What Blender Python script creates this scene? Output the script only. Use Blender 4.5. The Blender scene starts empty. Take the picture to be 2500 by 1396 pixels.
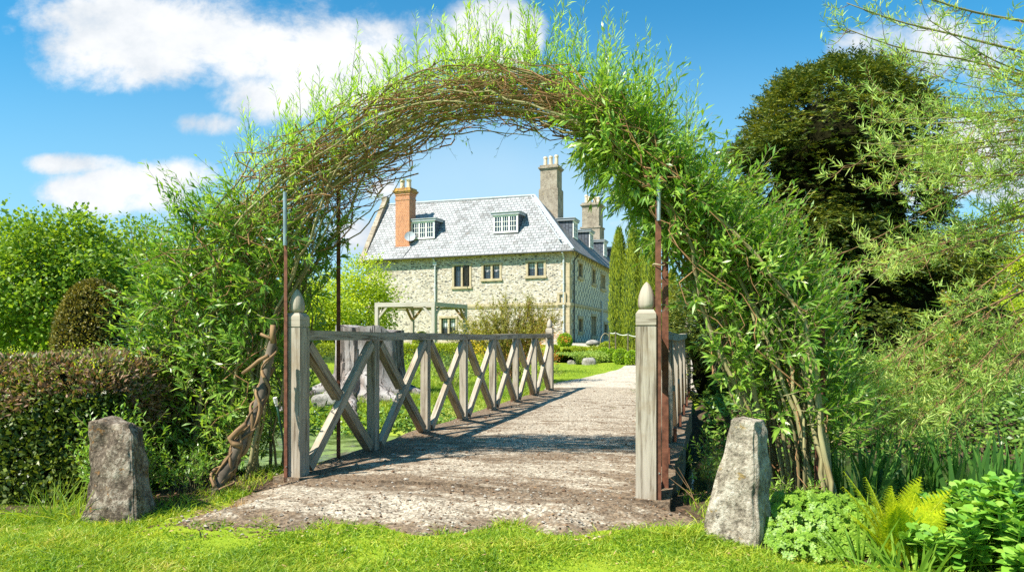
import bpy, math
import numpy as np
from mathutils import Vector

scene = bpy.context.scene
COL = scene.collection
R = math.radians
F = 1711.0            # focal length in photo pixels (2500 wide)
EYE = 1.2

# ------------------------------------------------------------------ camera
cd = bpy.data.cameras.new("camera")
cd.sensor_width = 36.0
cd.lens = F / 2500 * 36
cd.shift_y = 122 / 2500
cd.clip_start = 0.05
cd.clip_end = 3000
cam = bpy.data.objects.new("camera", cd)
cam.location = (0, 0, EYE)
cam.rotation_euler = (R(90), 0, 0)
COL.objects.link(cam)
scene.camera = cam

# ------------------------------------------------------------------ light
SUN = Vector((-0.69, -0.43, 1.0)).normalized()
SUN_EL = math.asin(SUN.z)
SUN_ROT = math.atan2(SUN.x, SUN.y) % (2 * math.pi)
sl = bpy.data.lights.new("sun", 'SUN')
sl.energy = 5.0
sl.angle = R(0.55)
sl.color = (1.0, 0.94, 0.82)
so = bpy.data.objects.new("sun", sl)
so.rotation_euler = SUN.to_track_quat('Z', 'Y').to_euler()
so.location = (-20, -12, 30)
COL.objects.link(so)

scene.view_settings.view_transform = 'Standard'
scene.view_settings.look = 'None'
scene.view_settings.exposure = 1.03
scene.view_settings.gamma = 1.0
scene.render.engine = 'CYCLES'
scene.cycles.max_bounces = 7
scene.cycles.diffuse_bounces = 4
scene.cycles.use_denoising = False
scene.cycles.glossy_bounces = 2
scene.cycles.transmission_bounces = 4
scene.cycles.transparent_max_bounces = 4


# ------------------------------------------------------------------ node helper
class NT:
    def __init__(s, tree):
        s.t = tree
        s.t.nodes.clear()

    def n(s, kind, **kw):
        nd = s.t.nodes.new(kind)
        for k, v in kw.items():
            if k.startswith('i_'):
                key = k[2:]
                key = int(key) if key.isdigit() else key
                inp = nd.inputs[key]
                if isinstance(v, bpy.types.NodeSocket):
                    s.t.links.new(v, inp)
                else:
                    inp.default_value = v
            else:
                setattr(nd, k, v)
        return nd

    def link(s, a, b):
        s.t.links.new(a, b)

    def val(s, sock, v):
        if isinstance(v, bpy.types.NodeSocket):
            s.t.links.new(v, sock)
        else:
            sock.default_value = v

    def math(s, op, a, b=0.0, c=0.0, clamp=False):
        nd = s.t.nodes.new('ShaderNodeMath')
        nd.operation = op
        nd.use_clamp = clamp
        for i, v in enumerate((a, b, c)):
            s.val(nd.inputs[i], v)
        return nd.outputs[0]

    def mix(s, fac, a, b, mode='MIX'):
        nd = s.t.nodes.new('ShaderNodeMix')
        nd.data_type = 'RGBA'
        nd.blend_type = mode
        s.val(nd.inputs[0], fac)
        for i, v in ((6, a), (7, b)):
            if isinstance(v, (tuple, list)) and len(v) == 3:
                v = (*v, 1)
            s.val(nd.inputs[i], v)
        return nd.outputs[2]

    def ramp(s, fac, stops):
        nd = s.t.nodes.new('ShaderNodeValToRGB')
        s.val(nd.inputs[0], fac)
        e = nd.color_ramp.elements
        while len(e) < len(stops):
            e.new(0.5)
        for el, (p, c) in zip(e, stops):
            el.position = p
            el.color = (*c, 1) if len(c) == 3 else c
        return nd.outputs[0]

    def rampf(s, fac, lo, hi):
        nd = s.t.nodes.new('ShaderNodeMapRange')
        s.val(nd.inputs[0], fac)
        nd.inputs[1].default_value = lo
        nd.inputs[2].default_value = hi
        nd.interpolation_type = 'SMOOTHSTEP'
        return nd.outputs[0]

    def noise(s, vec, scale, detail=4, rough=0.55, dist=0.0):
        nd = s.t.nodes.new('ShaderNodeTexNoise')
        nd.inputs['Scale'].default_value = scale
        nd.inputs['Detail'].default_value = detail
        nd.inputs['Roughness'].default_value = rough
        nd.inputs['Distortion'].default_value = dist
        if vec is not None:
            s.link(vec, nd.inputs['Vector'])
        return nd.outputs['Fac']

    def mapping(s, vec, scale=(1, 1, 1), rot=(0, 0, 0), loc=(0, 0, 0)):
        nd = s.t.nodes.new('ShaderNodeMapping')
        s.link(vec, nd.inputs[0])
        nd.inputs['Scale'].default_value = scale
        nd.inputs['Rotation'].default_value = rot
        nd.inputs['Location'].default_value = loc
        return nd.outputs[0]


# ------------------------------------------------------------------ sky with clouds (by world direction)
world = bpy.data.worlds.new("World")
scene.world = world
world.use_nodes = True
w = NT(world.node_tree)
tc = w.n('ShaderNodeTexCoord')
dirv = tc.outputs['Generated']
sky = w.n('ShaderNodeTexSky', sky_type='NISHITA', sun_disc=False)
sky.sun_elevation = SUN_EL
sky.sun_rotation = SUN_ROT
sky.altitude = 50
sky.air_density = 1.0
sky.dust_density = 0.6
sky.ozone_density = 2.5
sep = w.n('ShaderNodeSeparateXYZ')
w.link(dirv, sep.inputs[0])
ay = w.math('MAXIMUM', w.math('ABSOLUTE', sep.outputs[1]), 0.06)
cx = w.math('DIVIDE', sep.outputs[0], ay)
cz = w.math('DIVIDE', sep.outputs[2], ay)
# cloud banks given as (azimuth tangent, elevation tangent, half widths, weight)
CLOUDS = [(500, 95, 380, 105, 1.0), (800, 120, 260, 110, 1.0), (660, 235, 130, 60, .8), (330, 40, 260, 60, .9),
          (850, 205, 200, 70, .85), (1200, 95, 110, 85, .95), (300, 470, 190, 62, 1.0), (400, 440, 120, 45, .9), (170, 402, 110, 26, .8),
          (890, 580, 70, 40, .75), (930, 465, 45, 22, .55), (2290, 120, 190, 80, .62), (2110, 95, 60, 25, .42),
          (2420, 420, 260, 130, .75), (2300, 650, 130, 90, .75), (1540, 545, 70, 25, .55), (20, 75, 25, 20, .45), (120, 60, 60, 35, .5),
          (520, 300, 80, 25, .5), (240, 150, 60, 40, .5)]
comb = w.n('ShaderNodeCombineXYZ')
w.link(cx, comb.inputs[0]); w.link(cz, comb.inputs[1]); w.link(sep.outputs[1], comb.inputs[2])
acc = None
for px, py, sx, sy, wt in CLOUDS:
    a = w.math('MULTIPLY', w.math('SUBTRACT', cx, (px - 1250) / F), F / sx)
    b = w.math('MULTIPLY', w.math('SUBTRACT', cz, (820 - py) / F), F / sy)
    d2 = w.math('ADD', w.math('MULTIPLY', a, a), w.math('MULTIPLY', b, b))
    m = w.math('MULTIPLY', w.math('SUBTRACT', 1.0, w.math('MULTIPLY', d2, 0.55)), wt)
    acc = m if acc is None else w.math('MAXIMUM', acc, m)
nz = w.noise(w.mapping(comb.outputs[0], (1, 1.25, 1)), 6.5, 13, 0.64, 0.15)
nz2 = w.noise(w.mapping(comb.outputs[0], (1, 1.6, 1), loc=(3, 1, 0)), 2.6, 5, 0.55)
dens = w.math('ADD', w.math('ADD', acc, w.math('MULTIPLY', w.math('SUBTRACT', nz, 0.5), 2.6)), w.math('MULTIPLY', w.math('SUBTRACT', nz2, 0.5), 0.7))
mask = w.rampf(dens, 0.10, 0.80)
shade = w.noise(w.mapping(comb.outputs[0], (1, 1.4, 1), loc=(7, .3, 0)), 5, 6, 0.6)
cloudcol = w.ramp(w.rampf(w.math('ADD', w.math('MULTIPLY', shade, 1.2), w.math('MULTIPLY', dens, .12)), .40, .85), [(0, (3.7, 4.4, 5.2)), (.5, (5.2, 5.5, 5.8)), (1, (6.3, 6.4, 6.5))])
skyc = w.mix(1.0, sky.outputs[0], (0.30, 1.06, 1.22, 1), 'MULTIPLY')
hz = w.rampf(cz, 0.50, 0.02)
skyc = w.mix(w.math('MULTIPLY', hz, 0.80), skyc, (3.0, 4.75, 5.9, 1))
va = w.math('MULTIPLY', w.math('SUBTRACT', cx, (1220 - 1250) / F), F / 520); vb = w.math('MULTIPLY', w.math('SUBTRACT', cz, (820 - 560) / F), F / 330)
veil = w.math('MULTIPLY', w.rampf(w.math('ADD', w.math('MULTIPLY', va, va), w.math('MULTIPLY', vb, vb)), 1.0, 0.0), w.math('ADD', .25, w.math('MULTIPLY', nz2, .55)))
skyc = w.mix(w.math('MULTIPLY', veil, .62), skyc, (5.6, 6.2, 6.5, 1))
final = w.mix(mask, skyc, cloudcol)
bg = w.n('ShaderNodeBackground')
w.link(final, bg.inputs[0])
bg.inputs[1].default_value = 0.080
out = w.n('ShaderNodeOutputWorld')
w.link(bg.outputs[0], out.inputs[0])

# ------------------------------------------------------------------ geometry helpers
def nrm(a):
    a = np.asarray(a, float)
    return a / np.maximum(np.linalg.norm(a, axis=-1, keepdims=True), 1e-9)


class G:
    """collects vertices and faces for ONE mesh object"""
    def __init__(s):
        s.V = []; s.Q = []; s.QU = []; s.T = []; s.n = 0

    def add(s, V, Q=None, UV=None, T=None):
        V = np.asarray(V, float).reshape(-1, 3)
        if Q is not None:
            Q = np.asarray(Q, int).reshape(-1, 4)
            s.Q.append(Q + s.n)
            s.QU.append(np.zeros((len(Q), 4, 2)) if UV is None else np.asarray(UV, float).reshape(-1, 4, 2))
        if T is not None:
            s.T.append(np.asarray(T, int).reshape(-1, 3) + s.n)
        s.V.append(V)
        s.n += len(V)

    def build(s, name, mat, parent=None, smooth=False):
        org = np.zeros(3)
        p = parent
        while p is not None:
            org = org + np.array(p.location)
            p = p.parent
        V = np.concatenate(s.V) if s.V else np.zeros((0, 3))
        V = V - org
        Q = np.concatenate(s.Q) if s.Q else np.zeros((0, 4), int)
        T = np.concatenate(s.T) if s.T else np.zeros((0, 3), int)
        me = bpy.data.meshes.new(name)
        me.vertices.add(len(V))
        me.vertices.foreach_set('co', V.astype(np.float32).ravel())
        nl = Q.size + T.size
        me.loops.add(nl)
        me.loops.foreach_set('vertex_index', np.concatenate([Q.ravel(), T.ravel()]).astype(np.int32))
        me.polygons.add(len(Q) + len(T))
        st = np.concatenate([np.arange(len(Q)) * 4, Q.size + np.arange(len(T)) * 3]).astype(np.int32)
        me.polygons.foreach_set('loop_start', st)
        me.polygons.foreach_set('use_smooth', np.full(len(Q) + len(T), bool(smooth)))
        uv = me.uv_layers.new(name='uv')
        U = np.concatenate([np.concatenate(s.QU).reshape(-1, 2) if s.QU else np.zeros((0, 2)), np.zeros((T.size, 2))])
        uv.data.foreach_set('uv', U.astype(np.float32).ravel())
        me.update(calc_edges=True)
        me.validate()
        if mat is not None:
            me.materials.append(mat)
        o = bpy.data.objects.new(name, me)
        COL.objects.link(o)
        if parent is not None:
            o.parent = parent
        return o


def tag(o, label=None, cat=None, group=None, kind=None):
    if label: o['label'] = label
    if cat: o['category'] = cat
    if group: o['group'] = group
    if kind: o['kind'] = kind
    return o


def thing(name, label, cat, loc, group=None):
    o = bpy.data.objects.new(name, None)
    o.empty_display_size = 0.2
    o.location = tuple(float(v) for v in loc)
    COL.objects.link(o)
    return tag(o, label, cat, group)


PROF = {'leaf': lambda t: np.interp(t, [0, .15, .45, .8, 1], [.12, .7, 1, .5, .03]),
        'blade': lambda t: np.interp(t, [0, .5, 1], [1, .8, .05]),
        'sword': lambda t: np.interp(t, [0, .3, .75, 1], [.75, 1, .8, .03]),
        'obov': lambda t: np.interp(t, [0, .3, .65, .88, 1], [.22, .55, 1, .8, .15])}


def ribbons(g, P, D, L, W, K=2, N=None, bend=None, prof='leaf', rng=None, cup=0.0):
    """n flat leaves; bend is a (n,3) or (3,) displacement of the tip in units of length"""
    P = np.asarray(P, float); n = len(P)
    if n == 0: return
    D = nrm(D)
    L = np.broadcast_to(np.asarray(L, float), (n,)); W = np.broadcast_to(np.asarray(W, float), (n,))
    if N is None:
        N = rng.normal(size=(n, 3))
    S = nrm(np.cross(D, N))
    t = np.linspace(0, 1, K + 1)
    C = P[:, None] + D[:, None] * (t[None, :, None] * L[:, None, None])
    if bend is not None:
        bend = np.broadcast_to(np.asarray(bend, float), (n, 3))
        C = C + bend[:, None] * ((t ** 2)[None, :, None] * L[:, None, None])
    wd = (PROF[prof](t)[None, :] * W[:, None] * .5)[..., None] * S[:, None]
    V = np.stack([C - wd, C + wd], 2)          # n,K+1,2,3
    base = np.arange(n)[:, None] * (K + 1) * 2 + np.arange(K)[None] * 2
    Q = np.stack([base, base + 1, base + 3, base + 2], -1).reshape(-1, 4)
    uv = np.zeros((n, K, 4, 2))
    uv[:, :, 0, 1] = uv[:, :, 1, 1] = t[:-1]; uv[:, :, 2, 1] = uv[:, :, 3, 1] = t[1:]
    uv[:, :, 1, 0] = uv[:, :, 2, 0] = 1
    g.add(V.reshape(-1, 3), Q, uv.reshape(-1, 4, 2))


def tubes(g, PT, RD, sides=5, rng=None, cap=True):
    """PT (n,m,3) polylines, RD (n,m) radii"""
    PT = np.asarray(PT, float)
    if PT.ndim == 2: PT = PT[None]
    n, m, _ = PT.shape
    RD = np.broadcast_to(np.asarray(RD, float), (n, m))
    Tn = nrm(np.gradient(PT, axis=1))
    mean = nrm(PT[:, -1] - PT[:, 0])
    ref = np.where(np.abs(mean[:, 2:3]) > .8, np.array([[1., .2, 0]]), np.array([[0, .1, 1.]]))
    ref = np.broadcast_to(ref[:, None], PT.shape)
    A = nrm(ref - Tn * (Tn * ref).sum(-1, keepdims=True))
    B = np.cross(Tn, A)
    th = np.arange(sides) * 2 * math.pi / sides
    V = PT[:, :, None] + (A[:, :, None] * np.cos(th)[None, None, :, None] + B[:, :, None] * np.sin(th)[None, None, :, None]) * RD[:, :, None, None]
    b = (np.arange(n) * m * sides)[:, None, None] + (np.arange(m - 1) * sides)[None, :, None] + np.arange(sides)[None, None]
    b2 = (np.arange(n) * m * sides)[:, None, None] + (np.arange(m - 1) * sides)[None, :, None] + ((np.arange(sides) + 1) % sides)[None, None]
    Q = np.stack([b, b2, b2 + sides, b + sides], -1)
    seg = np.linalg.norm(np.diff(PT, axis=1), axis=-1)
    ln = np.concatenate([np.zeros((n, 1)), np.cumsum(seg, 1)], 1)
    uv = np.zeros((n, m - 1, sides, 4, 2))
    uv[..., 0, 0] = uv[..., 1, 0] = ln[:, :-1, None]
    uv[..., 2, 0] = uv[..., 3, 0] = ln[:, 1:, None]
    circ = np.arange(sides) / sides
    rr = RD.mean(1)[:, None, None] * 6.28
    uv[..., 0, 1] = uv[..., 3, 1] = circ * rr
    uv[..., 1, 1] = uv[..., 2, 1] = (circ + 1 / sides) * rr
    T = None
    if cap:
        c0 = []
        for e, flip in ((0, True), (m - 1, False)):
            i0 = np.arange(n) * m * sides + e * sides
            for k in range(1, sides - 1):
                c0.append(np.stack([i0, i0 + (k + 1 if flip else k), i0 + (k if flip else k + 1)], -1))
        T = np.concatenate(c0)
    g.add(V.reshape(-1, 3), Q.reshape(-1, 4), uv.reshape(-1, 4, 2), T)


def pbox(g, o, ex, ey, ez):
    """parallelepiped with UVs in metres (u along ex or the longer edge)"""
    o, ex, ey, ez = (np.asarray(v, float) for v in (o, ex, ey, ez))
    if np.dot(np.cross(ex, ey), ez) < 0:
        o = o + ez; ez = -ez
    c = [o, o + ex, o + ex + ey, o + ey, o + ez, o + ex + ez, o + ex + ey + ez, o + ey + ez]
    fs = [((0, 3, 2, 1), ey, ex), ((4, 5, 6, 7), ex, ey), ((0, 1, 5, 4), ex, ez), ((1, 2, 6, 5), ey, ez), ((2, 3, 7, 6), ex, ez), ((3, 0, 4, 7), ey, ez)]
    UV = []
    off = (abs(hash((round(float(o[0]), 3), round(float(o[1]), 3)))) % 97) * .13
    for f, a, b in fs:
        la, lb = np.linalg.norm(a), np.linalg.norm(b)
        q = np.array([(0, 0), (la, 0), (la, lb), (0, lb)], float)
        if lb > la: q = q[:, ::-1]
        UV.append(q + off)
    g.add(c, [f for f, _, _ in fs], UV)


def beam(g, a, b, wv, hv):
    """bar from a to b with full-size cross-section vectors wv, hv, centred"""
    a, b, wv, hv = (np.asarray(v, float) for v in (a, b, wv, hv))
    pbox(g, a - wv / 2 - hv / 2, b - a, wv, hv)


def quad(g, a, b, c, d, uv=None):
    a, b, c, d = (np.asarray(v, float) for v in (a, b, c, d))
    if uv is None:
        la, lb = np.linalg.norm(b - a), np.linalg.norm(d - a)
        uv = [(0, 0), (la, 0), (la, lb), (0, lb)]
    g.add([a, b, c, d], [(0, 1, 2, 3)], [uv])


def sn(p, seed=0, f=1.0, oct=4):
    """smooth pseudo noise in about -1..1"""
    r = np.random.default_rng(1000 + seed)
    p = np.asarray(p, float) * f
    o = np.zeros(p.shape[:-1]); a = 1.0; tot = 0
    for k in range(oct):
        for j in range(4):
            v = r.normal(size=p.shape[-1]); v = v / np.linalg.norm(v) * (1.0 + .5 * r.random()) * 1.9 ** k
            o += a * np.sin(p @ v + r.random() * 6.28)
        tot += a * 2; a *= .55
    return o / tot


def P3(px, py, D):
    return np.array([(px - 1250) / F * D, D, EYE - (py - 820) / F * D])


# gate frame: origin at the near end of the left railing, u across the bridge, v along it
GO = np.array([-1.84, 6.0]); RU = np.array([.9627, -.2706]); DV = np.array([.2706, .9627])
U3 = np.array([*RU, 0]); V3 = np.array([*DV, 0]); Z3 = np.array([0, 0, 1.])


def uv2w(u, v, z=0.0):
    u = np.asarray(u, float); v = np.asarray(v, float)
    x = GO[0] + u * RU[0] + v * DV[0]; y = GO[1] + u * RU[1] + v * DV[1]
    return np.stack([x, y, np.broadcast_to(z, x.shape)], -1)


def w2uv(x, y):
    return (x - GO[0]) * RU[0] + (y - GO[1]) * RU[1], (x - GO[0]) * DV[0] + (y - GO[1]) * DV[1]


def gate_pt(px, py, v):
    """point of the upright plane at distance v behind the gate that is seen at px, py"""
    a = (px - 1250) / F
    D = (v + GO @ DV) / (a * DV[0] + DV[1])
    return P3(px, py, D)


def ss(x, a, b):
    t = np.clip((np.asarray(x, float) - a) / (b - a), 0, 1)
    return t * t * (3 - 2 * t)


def terrain(x, y):
    x = np.asarray(x, float); y = np.asarray(y, float)
    u, v = w2uv(x, y)
    p = np.stack([x, y], -1)
    n1 = sn(p, 3, 1.1, 3)
    wob = .35 * sn(np.stack([u, u * 0], -1), 5, .5, 2) * ss(np.abs(u - 1.5), 2.0, 4)
    chan = ss(v + wob * .5, .5, 2.0) * (1 - ss(v + wob, 5.0, 7.8))
    z = -.05 - 1.15 * chan + n1 * .02 + .02 * sn(p, 8, 4.0, 2) * (1 - ss(np.abs(y), 8, 20))
    z = z + .72 * ss(v, 11, 42) + sn(p, 9, .05, 2) * 1.2 * ss(np.hypot(x, y), 90, 200)
    left = ss(-u, .3, 1.5) * (1 - ss(v, 0, 3)) * ss(v, -2.2, -.2)
    return z - .10 * left


def ground(px, py):
    Ds = np.concatenate([np.arange(3, 30, .02), np.arange(30, 160, .1)])
    X = (px - 1250) / F * Ds; Z = EYE - (py - 820) / F * Ds
    zt = terrain(X, Ds)
    k = np.argmax(Z <= zt)
    if Z[k] > zt[k]: k = len(Ds) - 1
    return np.array([X[k], Ds[k], zt[k]])


# ------------------------------------------------------------------ materials
def mat(name):
    m = bpy.data.materials.new(name)
    m.use_nodes = True
    t = NT(m.node_tree)
    o = t.n('ShaderNodeOutputMaterial')
    return m, t, o


def principled(t, o, col, rough=.8, bump=None, bstr=.3, bdist=.02, spec=.3, metal=0.0):
    b = t.n('ShaderNodeBsdfPrincipled')
    t.val(b.inputs['Base Color'], (*col, 1) if isinstance(col, tuple) and len(col) == 3 else col)
    t.val(b.inputs['Roughness'], rough)
    b.inputs['Specular IOR Level'].default_value = spec
    b.inputs['Metallic'].default_value = metal
    if bump is not None:
        bn = t.n('ShaderNodeBump')
        bn.inputs['Strength'].default_value = bstr
        bn.inputs['Distance'].default_value = bdist
        t.link(bump, bn.inputs['Height'])
        t.link(bn.outputs[0], b.inputs['Normal'])
    t.link(b.outputs[0], o.inputs[0])
    return b


def leaf_mat(name, stops, trans=.4, rough=.5, nscale=1.2, spec=.35, tgain=1.6):
    m, t, o = mat(name)
    geo = t.n('ShaderNodeNewGeometry')
    tcn = t.n('ShaderNodeTexCoord')
    n = t.noise(tcn.outputs['Object'], nscale, 2)
    f = t.math('ADD', t.math('MULTIPLY', geo.outputs['Random Per Island'], .7), t.math('MULTIPLY', t.math('SUBTRACT', n, .35), .9), clamp=True)
    c = t.ramp(f, stops)
    b = t.n('ShaderNodeBsdfPrincipled')
    t.link(c, b.inputs['Base Color'])
    b.inputs['Roughness'].default_value = rough
    b.inputs['Specular IOR Level'].default_value = spec
    tr = t.n('ShaderNodeBsdfTranslucent')
    c2 = t.mix(1.0, c, (tgain * 1.1, tgain, tgain * .45, 1), 'MULTIPLY')
    t.link(c2, tr.inputs[0])
    mx = t.n('ShaderNodeMixShader')
    mx.inputs[0].default_value = trans
    t.link(b.outputs[0], mx.inputs[1]); t.link(tr.outputs[0], mx.inputs[2])
    t.link(mx.outputs[0], o.inputs[0])
    return m


def wood_mat(name, light, dark, blotch=None):
    m, t, o = mat(name)
    u = t.n('ShaderNodeUVMap')
    g1 = t.noise(t.mapping(u.outputs[0], (2.5, 42, 1)), 1.0, 6, .7, .5)
    g2 = t.noise(t.mapping(u.outputs[0], (1.2, 14, 1)), 1.0, 3, .5, .6)
    tcn = t.n('ShaderNodeTexCoord')
    g3 = t.noise(tcn.outputs['Object'], 5, 3)
    f = t.math('ADD', t.math('MULTIPLY', g1, .6), t.math('MULTIPLY', g2, .4))
    c = t.ramp(t.rampf(f, .37, .60), [(0, dark), (.45, tuple(.35 * a + .65 * b for a, b in zip(dark, light))), (1, light)])
    if blotch:
        c = t.mix(t.math('MULTIPLY', t.rampf(g3, .5, .7), .6), c, blotch)
    crack = t.rampf(t.noise(t.mapping(u.outputs[0], (1.5, 110, 1), loc=(5, 3, 0)), 1.0, 3), .32, .25)
    c = t.mix(t.math('MULTIPLY', crack, .75), c, tuple(.3 * v for v in dark))
    principled(t, o, c, .85, t.math('SUBTRACT', f, t.math('MULTIPLY', crack, .5)), .5, .008, .2)
    return m


def stone_mat(name, base, dark, light, lichen=(.35, .25, .05), scale=6, lich=.62):
    m, t, o = mat(name)
    tcn = t.n('ShaderNodeTexCoord')
    v = tcn.outputs['Object']
    a = t.noise(v, scale, 8, .7)
    b = t.noise(v, scale * 6, 5, .7)
    c = t.ramp(t.rampf(t.math('ADD', t.math('MULTIPLY', a, .6), t.math('MULTIPLY', b, .4)), .34, .66), [(0, dark), (.5, base), (1, light)])
    vo = t.n('ShaderNodeTexVoronoi'); vo.inputs['Scale'].default_value = scale * 3.2
    t.link(v, vo.inputs['Vector'])
    spots = t.rampf(vo.outputs['Distance'], .22, .14)
    pick = t.rampf(t.noise(v, scale * 1.3, 2), .5, .6)
    c = t.mix(t.math('MULTIPLY', t.math('MULTIPLY', spots, pick), .7), c, light)
    c = t.mix(t.math('MULTIPLY', t.rampf(t.noise(t.mapping(v, loc=(4, 2, 1)), scale * 1.1, 6, .7), lich, lich + .08), .8), c, lichen)
    c = t.mix(t.math('MULTIPLY', t.rampf(t.noise(t.mapping(v, loc=(1, 7, 1)), scale * 2.2, 5, .7), .6, .66), .8), c, tuple(.5 * q for q in dark))
    principled(t, o, c, .95, t.math('ADD', a, t.math('MULTIPLY', b, .6)), .8, .03, .15)
    return m


def plain(name, col, rough=.7, var=.25, scale=8, metal=0.0, spec=.3):
    m, t, o = mat(name)
    tcn = t.n('ShaderNodeTexCoord')
    a = t.noise(tcn.outputs['Object'], scale, 5, .65)
    c = t.mix(t.rampf(a, .3, .7), tuple(v * (1 - var) for v in col), tuple(min(1, v * (1 + var)) for v in col))
    principled(t, o, c, rough, a, .15, .01, spec, metal)
    return m


M_wood = wood_mat("weathered_oak", (.43, .375, .30), (.15, .115, .08), (.30, .23, .155))
M_wood_dark = wood_mat("brown_and_shaded_wood", (.42, .335, .24), (.15, .105, .07))
M_vine = wood_mat("vine_bark", (.31, .19, .095), (.075, .042, .024))
M_bark = wood_mat("willow_bark", (.34, .31, .155), (.11, .09, .04), (.24, .16, .07))
M_twig = plain("brown_twig", (.27, .145, .065), .8, .4, 20)
M_bark2 = plain("grey_bark", (.12, .095, .07), .9, .4, 6)
M_redtwig = plain("reddish_twig", (.20, .115, .05), .7, .4, 9)
M_rust = plain("rusty_steel", (.15, .06, .035), .75, .45, 12, .2)
M_zinc = plain("galvanised_steel", (.42, .45, .46), .4, .15, 14, .8)
M_lead = plain("lead_sheet", (.36, .39, .42), .6, .15, 4)
M_white = plain("painted_white", (.78, .77, .72), .5, .06, 6)
M_pipe = plain("painted_grey_iron", (.45, .48, .49), .5, .12, 5)
M_lime = plain("limestone_dressing", (.42, .345, .225), .9, .18, 3)
M_pot = plain("clay_pot", (.62, .50, .36), .85, .2, 6)
M_render = stone_mat("rendered_chimney", (.30, .25, .19), (.17, .14, .11), (.40, .35, .28), (.42, .27, .06), 1.6, .62)
M_dark = plain("dark_bronze_frame", (.06, .065, .07), .5, .2)
M_stoneL = stone_mat("brown_standing_stone", (.16, .122, .09), (.036, .027, .02), (.40, .345, .275), (.26, .12, .03), 8, .59)
M_stoneR = stone_mat("pale_standing_stone", (.32, .27, .205), (.08, .064, .048), (.54, .485, .40), (.32, .21, .06), 9, .60)
M_rock = stone_mat("garden_rock", (.27, .25, .22), (.13, .115, .10), (.40, .38, .34), (.3, .24, .11), 5, .66)

# glass
M_glass, t, o = mat("window_glass")
b = principled(t, o, (.035, .045, .06), .06, None, spec=.9)
# blind
M_blind = plain("pale_blind", (.48, .54, .56), .8, .08)
M_curtain = plain("lilac_curtain", (.42, .40, .44), .8, .2, 9)

# slates
def slate(name, c1, c2, c3, lich):
    m, t, o = mat(name)
    u = t.n('ShaderNodeUVMap')
    wob = t.noise(u.outputs[0], 3, 2)
    vec = t.n('ShaderNodeVectorMath', operation='ADD')
    t.link(u.outputs[0], vec.inputs[0])
    cb = t.n('ShaderNodeCombineXYZ'); t.link(t.math('MULTIPLY', t.math('SUBTRACT', wob, .5), .06), cb.inputs[1])
    t.link(cb.outputs[0], vec.inputs[1])
    br = t.n('ShaderNodeTexBrick')
    t.link(vec.outputs[0], br.inputs['Vector'])
    br.offset = .5
    br.inputs['Scale'].default_value = 1.0
    br.inputs['Brick Width'].default_value = .36
    br.inputs['Row Height'].default_value = .27
    br.inputs['Mortar Size'].default_value = .022
    br.inputs['Mortar Smooth'].default_value = .4
    br.inputs['Color1'].default_value = (0, 0, 0, 1); br.inputs['Color2'].default_value = (1, 1, 1, 1)
    br.inputs['Mortar'].default_value = (.5, .5, .5, 1)
    a = t.noise(u.outputs[0], .55, 6, .65, .5)
    b_ = t.noise(t.mapping(u.outputs[0], (2.2, 1.2, 1)), 2.4, 6, .7)
    f = t.math('ADD', t.math('MULTIPLY', br.outputs['Color'], .20), t.math('ADD', t.math('MULTIPLY', a, .55), t.math('MULTIPLY', b_, .55)))
    c = t.ramp(t.rampf(f, .40, .88), [(0, c2), (.4, c1), (1, c3)])
    c = t.mix(t.math('MULTIPLY', t.rampf(t.noise(t.mapping(u.outputs[0], (1.6, 3, 1), loc=(3, 9, 0)), 1.1, 7, .75), .57, .66), .62), c, lich)
    c = t.mix(t.math('MULTIPLY', br.outputs['Fac'], .9), c, tuple(.25 * v for v in c2))
    principled(t, o, c, .7, t.math('SUBTRACT', t.math('MULTIPLY', br.outputs['Color'], .4), br.outputs['Fac']), .6, .02, .3)
    return m


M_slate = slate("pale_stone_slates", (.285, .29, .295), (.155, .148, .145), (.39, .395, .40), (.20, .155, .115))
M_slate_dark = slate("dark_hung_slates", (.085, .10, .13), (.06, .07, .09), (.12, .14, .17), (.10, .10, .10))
M_slate_side = slate("brown_stone_slates", (.20, .185, .175), (.10, .09, .08), (.30, .28, .27), (.17, .11, .07))


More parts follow.
